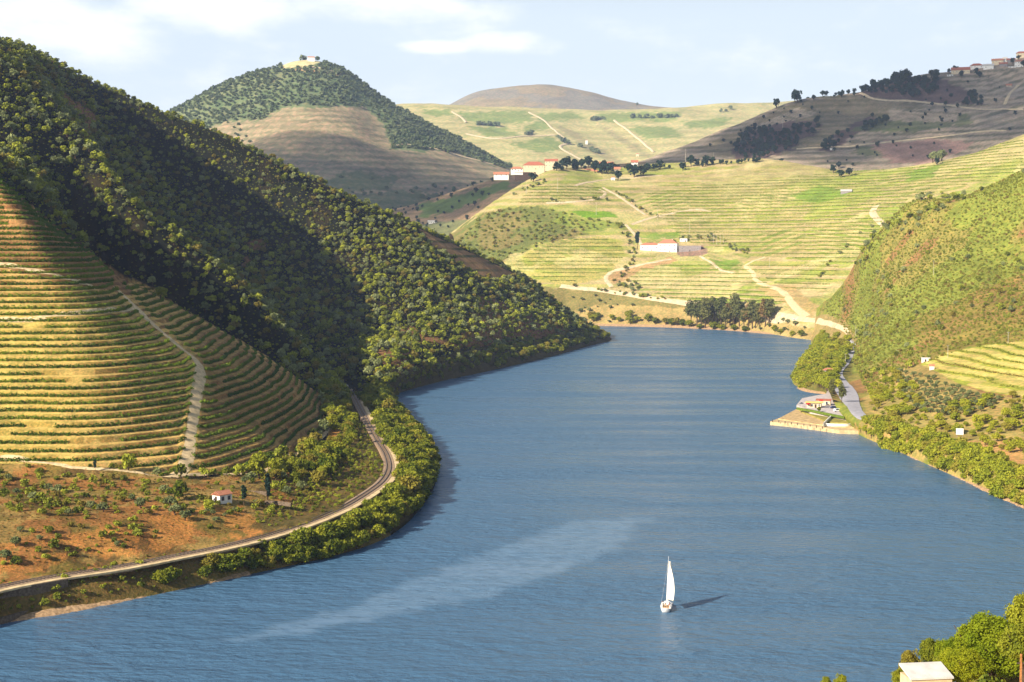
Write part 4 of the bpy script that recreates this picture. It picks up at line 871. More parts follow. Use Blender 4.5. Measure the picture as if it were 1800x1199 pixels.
# near bank trees
def near_tree(K_, u, v, D, r, name, lab, zmax=1.5):
    p = P(u, v, D); g = ground(p[0], p[1], near); zs = max(.8, min(zmax, (p[2]-g)/(1.25*r))); one_tree(K_, (p[0], p[1], p[2]-1.25*r*zs), r, name, lab, 'tree', None, True, zs)
for a in ((K_big, 1748, 1132, 150, 5.2, 'broadleaf_tree', 'large bright yellow-green tree in the bottom right corner'), (K_big2, 1637, 1146, 161, 1.7, 'broadleaf_tree', 'small dark round tree left of the large bright tree'), (K_big2, 1600, 1166, 158, 1.6, 'broadleaf_tree', 'small olive-brown tree behind the left end of the pale shed'), (K_big2, 1582, 1192, 156, 1.1, 'broadleaf_tree', 'low bush at the left foot of the pale shed'),
    (K_big2, 1800, 1085, 150, 2.4, 'broadleaf_tree', 'pale grey-green treetop at the right frame edge'), (K_big2, 1478, 1200, 156, 1.0, 'broadleaf_tree', 'small yellowish treetop poking up at the bottom edge'), (K_big2, 1452, 1204, 157, .9, 'broadleaf_tree', 'smaller of two treetops at the bottom edge left of the shed'), (K_big, 1672, 1152, 154, 2.2, 'broadleaf_tree', 'bright leafy shrub filling the gap behind the shed roof'), (K_big2, 1655, 1172, 150, 1.4, 'broadleaf_tree', 'green bush directly behind the shed roof')):
    near_tree(*a)
N4 = samp(near, lambda u, v, a: (a[..., 2] > 3) & (a[..., 1] > 60), 1.6, .25, .7); gn_scatter('bank_grass', N4[:, :3], N4[:, 3], K_dry.whole, 'dry weeds on the near bank', None)
# ================================================================ vine rows
def vine_rows(s, poly, step, off, names, split=None, w_=0.55, h_=1.25, per=11, ls=0.30, minlen=10, maxn=300, gapn=30, name='vine_row', dx=0.0):
    z = s.z0; nr, nc = z.shape; lines = []
    inside = inpoly(s.u, s.v, poly); zmin, zmax = z[inside].min(), z[inside].max()
    for lev in range(int(zmin/step), int(zmax/step)+2):
        L = (lev+off)*step; cur = []
        for j in range(nc):
            i = np.where(((z[:-1, j]-L)*(z[1:, j]-L) <= 0) & inside[:-1, j] & (z[1:, j] > z[:-1, j]))[0]; p = None
            if len(i):
                i = i[0]; t = (L-z[i, j])/(z[i+1, j]-z[i, j]+1e-9); p = s.A[i, j]*(1-t)+s.A[i+1, j]*t
                if fbm(np.array(p[0]/gapn+lev*5.3), np.array(p[1]/gapn), 2, 31) > 0.62: p = None
            if p is not None and (not cur or np.linalg.norm(p-cur[-1]) < 14): cur.append(p)
            else:
                if len(cur) > 1: lines.append((lev, np.array(cur)))
                cur = [p] if p is not None else []
        if len(cur) > 1: lines.append((lev, np.array(cur)))
    out = []
    for lev, Lp in lines:
        segs = [Lp]
        if split is not None:
            u, v, _ = proj(Lp); pu = np.interp(v, [q[1] for q in split], [q[0] for q in split]); a = Lp[(u < pu-7)]; b = Lp[(u > pu+9) & (v > split[0][1])]; segs = [(q) for q in (a, b) if len(q) > 1]
            segs = [(q, n_) for q, n_ in zip((a, b), ('left', 'right')) if len(q) > 1]
        else: segs = [(Lp, '')]
        for q, side in segs:
            ln = np.linalg.norm(np.diff(q, axis=0), axis=1).sum()
            if ln > minlen: out.append((lev, side, q, ln))
    return out
def hedge_mesh(q, w_, h_, per, ls, mat, rs):
    g = np.random.default_rng(rs); sg = np.linalg.norm(np.diff(q, axis=0), axis=1); cum = np.concatenate([[0], np.cumsum(sg)]); n = max(8, int(cum[-1]*per))
    t = g.random(n)*cum[-1]; n = len(t)
    c = np.stack([np.interp(t, cum, q[:, k]) for k in range(3)], 1)
    lump = 0.8+0.35*np.sin(t*2.2+g.normal()) * g.random(n) + 0.25*fbm(t/2.5, t*0+rs, 2, 5)
    th = g.random(n)*math.pi; rr = np.sqrt(g.random(n))
    c[:, 0] += rr*np.cos(th)*w_*lump*g.choice((-1, 1), n)*0.8; c[:, 1] += rr*np.cos(th)*w_*lump; c[:, 2] += 0.15 + rr*np.sin(th)*h_*lump
    nn = np.stack([np.cos(th)*g.normal(size=n), np.cos(th), np.sin(th)+.3], 1)+0.6*g.normal(size=(n, 3)); nn /= np.linalg.norm(nn, axis=1)[:, None]
    a = np.cross(nn, g.normal(size=(n, 3))); a /= np.linalg.norm(a, axis=1)[:, None]; b = np.cross(nn, a); s_ = ls*g.uniform(.6, 1.3, (n, 1)); a *= s_; b *= s_*.8
    return mesh_np('vine_row', np.stack([c-a, c-b, c+a, c+b], 1).reshape(-1, 3), np.arange(4*n).reshape(-1, 4), mat, False)
rows = vine_rows(left, VINE_L, 2.35, 0.60, None, PATHX, minlen=9)
cnt = {}
for lev, side, q, ln in sorted(rows, key=lambda r: -r[0]):
    cnt[side] = cnt.get(side, 0)+1
    o = link('vine_row', hedge_mesh(q, 0.8, 1.5, 24, 0.34, L_vine, lev*7+len(q))); tag(o, 'leafy vine row %s of the pale dirt path, %s from the top' % (side, ordinal(cnt[side])), 'vine row', 'vine rows of the western vineyard')
n_v = sum(cnt.values())
rows = vine_rows(right, VINE_R, 2.6, 0.7, None, None, minlen=12, gapn=60); c_ = 0
for lev, side, q, ln in sorted(rows, key=lambda r: -r[0]):
    c_ += 1; o = link('vine_row', hedge_mesh(q, 0.8, 1.1, 5, 0.5, L_scrub, lev*5+len(q))); tag(o, 'yellow-green vine row of the small eastern vineyard, %s from the top' % ordinal(c_), 'vine row', 'vine rows of the eastern vineyard')
n_v += c_
FLD = [[(1130,340),(1450,305),(1640,290),(1800,240),(1800,300),(1600,350),(1500,470),(1200,425),(1150,370)], [(890,468),(930,442),(1000,422),(1060,416),(1092,430),(1100,450),(1070,475),(1000,498),(950,492)], [(1100,478),(1200,458),(1300,462),(1385,525),(1380,540),(1180,525),(1120,508)], [(940,325),(1050,318),(1075,350),(1000,355),(900,362)], [(1300,462),(1480,465),(1450,520),(1380,510)]]
L_vfar = leaf_mat('far_vine_leaves', srgb(112, 134, 42), srgb(156, 166, 66), None)
allr = []
for f_ in FLD: allr += vine_rows(prom, f_, 5.2, 0.85, None, None, minlen=30, gapn=70)
allr.sort(key=lambda r: -r[3]); keep = allr[:max(0, 296-n_v)]; rest = allr[len(keep):]
for lev, side, q, ln in keep:
    mid = q[len(q)//2]; o = link('vine_row', hedge_mesh(q, 1.2, 1.2, 4.0, 0.75, L_vfar, lev*11+len(q))); tag(o, ('short' if ln < 80 else 'long')+' vine row on the promontory, centred ' + pct(mid), 'vine row', 'vine rows of the promontory')
print('ROWS', n_v, len(keep), len(rest), 'WOOD', len(W4), len(R4), len(R5), len(H4), len(H5), len(A4), len(E4))

# ================================================================ railway
RW = [(-120,1066,7),(0,1034,7),(100,1015,7),(200,1000,7),(300,981,7),(400,961,7),(500,934,7),(590,900,7),(640,872,7),(672,848,7),(684,826,7),(680,802,7),(664,775,7),(642,735,7.5),(624,700,8),(616,685,8)]
RWL = smooth_line([WZ(u, v, z) for u, v, z in RW], 2.0)
def ribbon(L, off, width, z0, h, mat, name, parent=None, kind_=None):
    V = []
    for k in range(len(L)):
        t = L[min(k+1, len(L)-1)]-L[max(k-1, 0)]; t[2] = 0; t /= np.linalg.norm(t)+1e-9; n = np.array((t[1], -t[0], 0))   # n points to the river side
        c = L[k]+n*off; c0 = c-n*width/2; c1 = c+n*width/2
        V += [c0+(0, 0, z0-h), c0+(0, 0, z0), c1+(0, 0, z0), c1+(0, 0, z0-h)]
    Fq = [(k*4+j, k*4+j+1, k*4+j+5, k*4+j+4) for k in range(len(L)-1) for j in range(3)]
    o = link(name, mesh_np(name, V, Fq, mat, False), parent)
    return o
M_rail = plain('rail_steel', srgb(150, 140, 132), 0.45, 0.2, 2, 0.5, 0.6); M_sleep = plain('sleeper_wood', srgb(92, 78, 66), 0.9, 0.3, 2)
M_stone = plain('rubble_stone', srgb(112, 98, 82), 0.95, 0.4, 1.6, 0.05); M_concrete = plain('pale_concrete', srgb(206, 196, 178), 0.9, 0.2, 0.7, 0.1)
rt = link('railway_track', None); tag(rt, 'single railway track on pale ballast curving along the western riverbank', 'railway track')
ribbon(RWL, -0.2, 4.2, 0.35, 1.6, M_ballast, 'ballast', rt); ribbon(RWL, -0.2-0.84, 0.14, 0.62, 0.2, M_rail, 'rail', rt); ribbon(RWL, -0.2+0.84, 0.14, 0.62, 0.2, M_rail, 'rail', rt)
V = []; Fq = []
SL = smooth_line([WZ(u, v, z) for u, v, z in RW], 1.1)
for k in range(1, len(SL)-1):
    t = SL[k+1]-SL[k-1]; t[2] = 0; t /= np.linalg.norm(t)+1e-9; n = np.array((t[1], -t[0], 0)); c = SL[k]-n*0.2+np.array((0, 0, .45)); b = len(V)
    V += [c-n*1.35-t*.14, c+n*1.35-t*.14, c+n*1.35+t*.14, c-n*1.35+t*.14]; Fq.append((b, b+1, b+2, b+3))
o = link('sleepers', mesh_np('sleepers', V, Fq, M_sleep, False), rt); o['kind'] = 'stuff'
o = ribbon(RWL[:], 3.0, 1.9, 0.30, 0.5, M_dirt, 'trackside_path'); tag(o, kind='structure')
def wallstrip(px, z1, z0, th, mat, name, label, cat='wall'):
    L = smooth_line([WZ(u, v, z1) for u, v in px], 1.5); o = ribbon(L, 0, th, 0, z1-z0, mat, name); tag(o, label, cat); return o
wallstrip([(-120,1064),(0,1036),(60,1027),(118,1017)], 7.15, 1.5, 1.2, M_stone, 'retaining_wall', 'dark stone retaining wall holding up the railway at the left edge')
wallstrip([(165,1026),(120,1042),(60,1068),(0,1086),(-80,1100)], 1.6, -1, 0.8, M_stone, 'retaining_wall', 'low dark stone wall along the waterline at the left edge')
wallstrip([(432,862),(450,863),(470,864)], 12.6, 10.5, 0.6, M_stone, 'garden_wall', 'dark stone terrace wall behind the tall cypress')
wallstrip([(466,880),(490,881),(512,884)], 11.4, 10.2, 0.5, M_stone, 'garden_wall', 'low stone wall right of the tall cypress foot')
# shore stones and a pale gravel edge
def shore_edge(px, w_, mat, name):
    L = smooth_line([WZ(u, v, 0.0) for u, v in px], 1.2); V = []
    for k in range(len(L)):
        t = L[min(k+1, len(L)-1)]-L[max(k-1, 0)]; t[2] = 0; t /= np.linalg.norm(t)+1e-9; n = np.array((t[1], -t[0], 0)); j = random.uniform(-.35, .35)*w_
        V += [L[k]-n*w_*1.6+(0, 0, w_*.75), L[k]-n*w_*.5+(0, 0, w_*.42+random.uniform(-.1, .15)), L[k]+n*(w_*.25+j)+(0, 0, .12), L[k]+n*(w_*.6+j)-np.array((0, 0, .3))]
    o = link(name, mesh_np(name, V, [(k*4+j, k*4+j+1, k*4+j+5, k*4+j+4) for k in range(len(L)-1) for j in range(3)], mat)); tag(o, kind='structure')
M_shore = plain('shore_gravel', srgb(176, 146, 110), 0.95, 0.4, 1.2, 0.05)
shore_edge([(-60,1108),(0,1095),(100,1080),(200,1060),(270,1045),(330,1032),(380,1022),(440,1010)], 1.6, M_shore, 'gravel_shore')
shore_edge([(960,571.5),(1000,572),(1060,573),(1150,575),(1250,579),(1350,587),(1400,592.5),(1436,597)], 4.5, M_shore, 'sandy_shore')
shore_edge([(1600,803),(1650,824),(1700,847),(1750,872),(1800,893),(1850,915)], 1.3, M_shore, 'sandy_shore')
shore_edge([(1402,682),(1415,688),(1432,691),(1452,693)], 1.6, M_shore, 'sandy_shore')
# ================================================================ buildings
def bmobj(name, bm, mat, parent=None, smooth=False):
    me = bpy.data.meshes.new(name); bmesh.ops.recalc_face_normals(bm, faces=bm.faces); bm.to_mesh(me); bm.free(); me.materials.append(mat)
    if smooth: me.polygons.foreach_set('use_smooth', [True]*len(me.polygons))
    return link(name, me, parent)
def box(bm, cx, cy, cz, sx, sy, sz, top=1.0):
    vs = [bm.verts.new((cx+sx/2*a*(top if c > 0 else 1), cy+sy/2*b*(top if c > 0 else 1), cz+sz/2*c)) for c in (-1, 1) for a, b in ((-1, -1), (1, -1), (1, 1), (-1, 1))]
    for f in ((0, 1, 2, 3), (4, 5, 6, 7), (0, 1, 5, 4), (1, 2, 6, 5), (2, 3, 7, 6), (3, 0, 4, 7)): bm.faces.new([vs[i] for i in f])
M_white = plain('whitewash', srgb(238, 236, 228), 0.85, 0.07, 0.6, 0.15); M_cream = plain('cream_render', srgb(222, 204, 170), 0.85, 0.12, 0.6, 0.1); M_grey = plain('grey_render', srgb(150, 142, 140), 0.9, 0.15, 0.6, 0.1)
M_tile = plain('orange_roof_tiles', srgb(188, 128, 100), 0.85, 0.22, 1.3, 0.1); M_tile2 = plain('weathered_roof_tiles', srgb(176, 108, 84), 0.9, 0.25, 1.0, 0.1); M_pale = plain('pale_sheet_roof', srgb(212, 208, 200), 0.7, 0.12, 0.7, 0.2)
M_glass = plain('dark_window_glass', (0.03, 0.04, 0.06), 0.15, 0.1, 1, 0.5); M_door = plain('dark_door_wood', srgb(74, 58, 46), 0.7, 0.2, 3); M_red = plain('red_canvas', srgb(200, 40, 34), 0.7, 0.1, 2); M_yel = plain('yellow_fascia', srgb(224, 206, 120), 0.7, 0.1, 2)
def house(name, label, p, w_, d_, h_, roof='gable', rh=None, yaw=0.0, wm=None, rm=None, win=(3, 1), door=True, chim=False, cat='house', group=None, ridge='x', base=3.0, over=0.35):
    """walls face -y before turning; w_ along x, d_ along y"""
    wm = wm or M_white; rm = rm or M_tile; rh = rh if rh is not None else d_*0.28
    o = link(name, None); tag(o, label, cat, group); o.location = p; o.rotation_euler = (0, 0, yaw); o.empty_display_size = .5
    bm = bmesh.new(); box(bm, 0, 0, (h_-base)/2, w_, d_, h_+base)
    if roof == 'gable':
        if ridge == 'x':
            for sx in (-1, 1): bm.faces.new([bm.verts.new((sx*w_/2, -d_/2, h_)), bm.verts.new((sx*w_/2, d_/2, h_)), bm.verts.new((sx*w_/2, 0, h_+rh))])
        else:
            for sy in (-1, 1): bm.faces.new([bm.verts.new((-w_/2, sy*d_/2, h_)), bm.verts.new((w_/2, sy*d_/2, h_)), bm.verts.new((0, sy*d_/2, h_+rh))])
    me = bpy.data.meshes.new('wall'); bm.to_mesh(me); bm.free(); me.materials.append(wm); link('wall', me, o)
    a, b, t = w_/2+over, d_/2+over, 0.18
    bm = bmesh.new()
    if roof == 'flat': box(bm, 0, 0, h_+t/2+.01, 2*a, 2*b, t*1.4)
    elif roof == 'shed':
        vs = [bm.verts.new(q) for q in ((-a, -b, h_+.02), (a, -b, h_+.02), (a, b, h_+rh), (-a, b, h_+rh), (-a, -b, h_+.02+t), (a, -b, h_+.02+t), (a, b, h_+rh+t), (-a, b, h_+rh+t))]
        for f in ((0, 1, 2, 3), (4, 5, 6, 7), (0, 1, 5, 4), (1, 2, 6, 5), (2, 3, 7, 6), (3, 0, 4, 7)): bm.faces.new([vs[i] for i in f])
    else:
        k = rh/(d_/2 if ridge == 'x' else w_/2); e = h_-over*k*0.6+.03; hx = 0 if roof == 'gable' else min(a, b)
        if ridge == 'x': rl = max(a-hx, .2); R1, R2 = (-rl, 0), (rl, 0)
        else: rl = max(b-hx, .2); R1, R2 = (0, -rl), (0, rl)
        def layer(dz): return [bm.verts.new(q) for q in ((-a, -b, e+dz), (a, -b, e+dz), (a, b, e+dz), (-a, b, e+dz), (*R1, h_+rh+dz+.05), (*R2, h_+rh+dz+.05))]
        lo = layer(0); hi = layer(t)
        fs = ((0, 1, 5, 4), (2, 3, 4, 5), (1, 2, 5), (3, 0, 4)) if ridge == 'x' else ((0, 4, 5, 3), (1, 2, 5, 4), (0, 1, 4), (2, 3, 5))
        for f in fs: bm.faces.new([hi[i] for i in f]); bm.faces.new([lo[i] for i in f][::-1])
        for i in range(4): j = (i+1) % 4; bm.faces.new([lo[i], lo[j], hi[j], hi[i]])
    ro = bmobj('roof', bm, rm, o)
    if chim:
        bm = bmesh.new(); box(bm, w_*.22, d_*.1, h_+rh*.9+.5, .7, .7, 1.6); bmobj('chimney', bm, wm, ro)
    n, fl = win; sw = min(1.1, w_/(n*2.2+1)) if n else 1
    for f in range(fl):
        zz = h_*(f+.55)/fl
        for i in range(n):
            x = (i+.5)/n*w_-w_/2
            if door and f == 0 and i == n//2: continue
            bm = bmesh.new(); box(bm, x, -d_/2-.03, zz, sw*1.25, .08, sw*1.5); wo_ = bmobj('window', bm, M_grey if wm is M_white else M_white, o)
            bm = bmesh.new(); box(bm, x, -d_/2-.06, zz, sw, .08, sw*1.25); bmobj('pane', bm, M_glass, wo_)
    if d_ > 5 and n:
        bm = bmesh.new(); box(bm, w_/2+.03, 0, h_*.6, .08, 1.0, 1.3); wo_ = bmobj('window', bm, M_glass, o)
    if door:
        x = ((n//2)+.5)/n*w_-w_/2 if n else 0
        bm = bmesh.new(); box(bm, x, -d_/2-.04, min(1.05, h_*.36), 1.1, .1, min(2.1, h_*.7)); bmobj('door', bm, M_door, o)
    return o
def at(u, v, sh=None): 
    h = hit(u, v, sh); return Vector(h) if h else Vector(P(u, v, 1000))
def face(p, extra=0.0): return -math.atan2(p[0], p[1]) + extra
def hpx(name, label, u0, u1, vt, vb, sh=None, depth=.5, D=None, **kw):
    """a house whose front fills u0..u1 and whose wall spans vt..vb"""
    p = at((u0+u1)/2, vb, sh); 
    if D: p = Vector(P((u0+u1)/2, vb, D))
    k = p.y/F; w_ = (u1-u0)*k; h_ = max(2.2, (vb-vt)*k)
    d_ = w_*depth; yaw = face(p, kw.pop('turn', 0.0)); q = p + Vector((-math.sin(yaw), math.cos(yaw), 0))*d_/2
    return house(name, label, q, w_, d_, h_, yaw=yaw, base=kw.pop('base', 2+d_*.4), **kw)
# western bank
p = at(389, 884, left)
house('white_hut', 'small white hut with an orange tiled roof above the railway', p+Vector((0, 1.5, 0.1)), 5.0, 3.5, 2.4, roof='gable', rh=1.0, yaw=R(52), win=(2, 1), door=False, cat='house', over=.25)
hh = COL.objects; ow = [o for o in COL.objects if o.name.startswith('white_hut')][-1]
bm = bmesh.new(); box(bm, -2.54, 0, 1.0, .08, .9, 2.0); bmobj('door', bm, M_door, ow)
p = at(608, 690, left); house('trackside_hut', 'pale stone hut beside the railway at the gully mouth', p+Vector((-2, 3, 0)), 5, 4, 3.4, roof='gable', rh=1.0, yaw=R(-10), wm=M_grey, rm=M_pale, win=(1, 1), door=True)
# promontory farm
hpx('farmhouse', 'long white lower wing of the farmhouse with orange roof, left part', 1125, 1158, 431, 441, prom, depth=.45, roof='hip', rh=3.2, win=(4, 1), turn=R(-8))
hpx('farmhouse', 'tall white block of the farmhouse with a hipped orange roof, right part', 1156, 1190, 428, 443, prom, depth=.6, roof='hip', rh=5.5, win=(4, 2), chim=True, turn=R(-8))
hpx('yard_building', 'low greyish walled yard building right of the white farmhouse', 1193, 1232, 432, 442, prom, depth=.35, roof='flat', wm=M_grey, rm=M_cream, win=(3, 1))
hpx('ruined_house', 'small roofless white house behind the farmhouse', 1195, 1208, 419, 425, prom, depth=.7, roof='flat', rm=M_grey, win=(2, 1))
hpx('roadside_house', 'tiny white house in the vines under the estate road', 1074, 1081, 312, 317, None, depth=.7, roof='gable', win=(1, 1))
# estate on the ridge
EST = [('estate_house', 'long low white estate wing, far left of the ridge', 898, 919, 296.5, 301, 'hip', (4, 1), M_white, M_tile), ('estate_house', 'large orange-roofed estate house on the ridge', 920, 957, 290, 298, 'hip', (6, 1), M_cream, M_tile2),
 ('estate_house', 'tall pale two-storey estate house with plain gables', 958, 980, 283, 294, 'gable', (4, 2), M_cream, M_tile2), ('estate_barn', 'low orange-roofed barn below the estate, leftmost', 868, 894, 306.5, 309, 'gable', (3, 1), M_white, M_tile),
 ('estate_barn', 'dark open shed below the estate houses', 905, 932, 303, 309, 'flat', (0, 0), M_door, M_grey), ('estate_house', 'wide white house with bright orange hipped roof below the trees', 1012, 1057, 304, 312, 'hip', (6, 1), M_white, M_tile),
 ('estate_house', 'white house at the right end of the estate trees', 1110, 1121, 285, 294, 'gable', (2, 2), M_white, M_tile2), ('estate_house', 'orange roof just behind the dark estate trees', 1054, 1078, 288, 292, 'gable', (3, 1), M_cream, M_tile), ('estate_house', 'small pinkish house below the estate trees', 1080, 1090, 297, 302, 'gable', (2, 1), M_cream, M_tile)]
for nm, lb, a, b, c, d, rf, wn, wm, rm in EST: hpx(nm, lb, a, b, c, d, None, depth=.5, roof=rf, rh=max(3.2, (b-a)*.16), over=.9, win=wn, wm=wm, rm=rm, door=wn[0] > 1, D=2380 if c > 293 else 2450)
hpx('long_barn', 'long low white building alone on the shaded slope', 752, 768, 389, 393, None, depth=.4, roof='gable', rh=1.5, win=(4, 1), rm=M_pale)
hpx('white_hut', 'tiny white hut on the far terraced slope', 1029, 1033, 247, 254, terr, depth=1, roof='gable', win=(1, 1)); hpx('white_hut', 'tiny pinkish hut low on the far terraced slope', 1118, 1123, 271, 275, terr, depth=1, roof='gable', win=(1, 1), wm=M_cream)
hpx('chapel', 'small white chapel among trees on the conical summit', 541, 553, 101, 106, None, depth=.5, roof='gable', rh=3, win=(2, 1), D=3840, base=14)
hpx('greenhouse', 'flat grey sheet-roofed shed in the terraced fields', 1478, 1497, 336, 340, prom, depth=.8, roof='shed', rh=3, win=(0, 0), wm=M_grey, rm=M_pale, door=False)
hpx('white_hut', 'tiny pale-roofed hut under the shaded copse', 1459, 1468, 261, 264, None, depth=.6, roof='gable', rh=1, win=(1, 1), rm=M_pale)
VIL = [('long cream village house with red roof, leftmost of the hilltop', 1673, 1704, 122, 130, 'gable', (5, 1), M_cream, M_tile2), ('village house with a broad hipped roof, second from left', 1706, 1727, 114, 121, 'hip', (4, 1), M_white, M_tile2), ('plain white gabled village house, third from left', 1729, 1746, 114, 122, 'gable', (2, 1), M_white, M_pale),
 ('cream village house with long orange roof', 1744, 1763, 105, 111, 'gable', (4, 1), M_cream, M_tile), ('small white village house beside the orange roof', 1763, 1770, 102, 107, 'gable', (1, 1), M_white, M_pale), ('grey village house near the right skyline', 1770, 1784, 104, 110, 'gable', (3, 1), M_grey, M_tile2),
 ('two-storey white village house with pink tiled roof at the right edge', 1784, 1802, 107, 118, 'hip', (4, 2), M_white, M_tile), ('low white wall-like outbuilding left of the two-storey house', 1773, 1785, 116, 119, 'flat', (2, 1), M_white, M_white), ('pinkish topmost village house at the right edge', 1787, 1803, 92, 99, 'hip', (3, 1), M_cream, M_tile2),
 ('low white outbuilding below the leftmost village house', 1665, 1675, 130, 134, 'flat', (2, 1), M_white, M_pale), ('tiny orange-roofed hut alone on the terraces below the village', 1769, 1778, 149, 152, 'gable', (1, 1), M_cream, M_tile), ('small white hut below the hipped village house', 1714, 1720, 124, 129, 'gable', (1, 1), M_white, M_tile), ('grey village house between the orange and pink roofs', 1757, 1770, 111, 117, 'gable', (2, 1), M_grey, M_tile2)]
for lb, a, b, c, d, rf, wn, wm, rm in VIL:
    hh_ = hit((a+b)/2, d, east); D = hh_.y if hh_ else 2880
    hpx('village_house', lb, a, b, c+1, d, None, depth=.5, roof=rf, rh=max(3.0, (b-a)*.2), win=wn, wm=wm, rm=rm, door=wn[0] > 1, D=D, base=9, over=1.0, group='houses of the hilltop village')
many(K_dark, [(1668,129),(1680,128),(1692,127),(1716,131),(1690,136),(1742,108),(1748,110),(1750,113),(1786,99),(1792,102),(1790,105),(1722,137),(1780,112),(1800,118)], (4.5, 7.5), 'village_tree', 'dark tree between village houses,', 'tree', 'trees between the village houses', None, True, 1.0)
# eastern bank buildings
hpx('vineyard_shed', 'white box shed at the top of the eastern vineyard', 1620, 1634, 630, 636, right, depth=.6, roof='flat', win=(1, 1), rm=M_white)
hpx('vineyard_shed', 'tiny orange-roofed shed in the eastern vineyard', 1634, 1642, 647, 650, right, depth=.8, roof='gable', rh=.8, win=(0, 0), door=False)
# ---- quay and terrace with the cafe
def slab(name, px, z1, z0, mat, label=None, cat=None):
    bm = bmesh.new(); t = [bm.verts.new(WZ(u, v, z1)) for u, v in px]; b = [bm.verts.new(Vector(WZ(u, v, z1))-Vector((0, 0, z1-z0))) for u, v in px]
    bm.faces.new(t)
    for i in range(len(px)): j = (i+1) % len(px); bm.faces.new([t[i], t[j], b[j], b[i]])
    o = bmobj(name, bm, mat)
    if label: tag(o, label, cat)
    else: tag(o, kind='structure')
    return o
M_quay = plain('quay_stone', srgb(200, 176, 132), 0.9, 0.22, 0.6, 0.1); M_grass = plain('mown_grass', srgb(156, 146, 76), 0.95, 0.3, 0.5, 0.05); M_lot = plain('gravel_yard', srgb(196, 186, 180), 0.95, 0.14, 0.5, 0.05); M_soil = plain('bare_bank_soil', srgb(196, 168, 120), 0.95, 0.3, 0.4, 0.05)
slab('quay', [(1354,741),(1395,745),(1440,751),(1475,756),(1510,757),(1530,745),(1512,733),(1450,742),(1400,738),(1372,734)], 1.9, -3, M_quay)
slab('grassy_terrace', [(1368,736),(1400,719),(1425,720),(1460,727),(1480,731),(1512,736),(1520,746),(1510,752),(1470,750),(1440,746)], 2.3, -3, M_soil)
slab('grassy_terrace', [(1400,716),(1440,722),(1464,726),(1500,733),(1515,742),(1490,744),(1454,742),(1440,735),(1410,724)], 2.9, -3, M_grass)
slab('gravel_yard', [(1400,712),(1410,700),(1430,696),(1452,692),(1458,680),(1464,668),(1474,652),(1490,648),(1502,668),(1520,695),(1524,722),(1514,736),(1498,736),(1460,728),(1425,722)], 4.6, -3, M_lot)
wallstrip([(1401,716),(1425,720),(1460,727),(1485,732)], 5.2, 3.9, .9, plain('hedge_green', srgb(98, 118, 44), .95, .35, 1.5, .05), 'clipped_hedge', 'clipped green hedge along the terrace below the cafe', 'hedge')
wallstrip([(1447,744),(1470,745),(1490,745),(1508,742)], 3.6, 2.2, .4, M_white, 'low_wall', 'low white wall along the grass above the quay')
wallstrip([(1448,743),(1456,735),(1464,728)], 4.2, 2.2, .4, M_white, 'low_wall', 'white wall of the steps down to the quay')
def yard(u, v, z=4.6): return Vector(WZ(u, v, z))
p = yard(1433, 717); house('cafe', 'flat-roofed riverside cafe with a yellow fascia and dark glass front', p+Vector((0, 2.6, 0)), 7.8, 5, 2.9, roof='flat', yaw=face(p, R(-6)), wm=M_cream, rm=M_yel, win=(4, 1), door=True, base=.5, over=1.0, cat='cafe')
p = yard(1450, 713); house('cafe_annex', 'low annex behind the cafe with a reddish roof', p+Vector((0, 3.5, 0)), 8, 4, 2.6, roof='shed', rh=.6, yaw=face(p, R(-6)), wm=M_cream, rm=M_tile2, win=(2, 1), door=False, base=.5, cat='building')
bm = bmesh.new(); box(bm, 0, 0, 3.3, 2.2, 1.2, .7); o = bmobj('red_awning', bm, M_red); o.location = yard(1443, 714); tag(o, 'bright red box sign on the cafe roof', 'sign')
def parasol(p, mat, label):
    o = link('parasol', None); o.location = p; tag(o, label, 'parasol', 'parasols on the cafe terrace')
    bm = bmesh.new(); bmesh.ops.create_cone(bm, cap_ends=False, segments=8, radius1=1.5, radius2=.03, depth=.7, matrix=Matrix.Translation((0, 0, 2.5))); bmobj('canopy', bm, mat, o)
    bm = bmesh.new(); bmesh.ops.create_cone(bm, cap_ends=True, segments=6, radius1=.04, radius2=.04, depth=2.5, matrix=Matrix.Translation((0, 0, 1.25))); bmobj('pole', bm, M_white, o)
parasol(yard(1416, 716), plain('pink_canvas', srgb(226, 170, 160), .8, .1, 2), 'pinkish parasol left of the cafe'); parasol(yard(1421, 717), M_red, 'red parasol close to the cafe wall'); parasol(yard(1409, 716), M_glass, 'dark parasol at the water end of the cafe terrace')
p = Vector(WZ(1457, 657, 7.2)); house('kiosk', 'small kiosk with an orange tiled roof beside the riverside road', p+Vector((0, 2, 0)), 7, 4, 2.5, roof='hip', rh=1.3, yaw=face(p, R(15)), win=(2, 1), door=True, cat='kiosk')
# water tank on legs in the grove
o = link('water_tank', None); o.location = Vector(WZ(1461, 648, 7.2)); tag(o, 'round white tank standing in the grove beside the road', 'water tank')
bm = bmesh.new(); bmesh.ops.create_cone(bm, cap_ends=True, segments=20, radius1=1.9, radius2=1.9, depth=3.0, matrix=Matrix.Translation((0, 0, 3.6))); bmesh.ops.create_cone(bm, cap_ends=False, segments=20, radius1=2.0, radius2=.1, depth=.7, matrix=Matrix.Translation((0, 0, 5.45))); bmobj('tank', bm, M_white, o)
for a in range(4):
    bm = bmesh.new(); box(bm, 1.2*math.cos(a*1.57+.78), 1.2*math.sin(a*1.57+.78), 1.05, .2, .2, 2.3); bmobj('leg', bm, M_grey, o)
p = Vector(WZ(1688, 778, 7.2)); o = link('billboard', None); o.location = p+Vector((0, 1, 2.2)); o.rotation_euler = (0, 0, face(p, R(8))); tag(o, 'blank white square board on posts above the riverside road', 'billboard')
bm = bmesh.new(); box(bm, 0, 0, 2.6, 3.2, .15, 2.8); bmobj('board', bm, M_white, o)
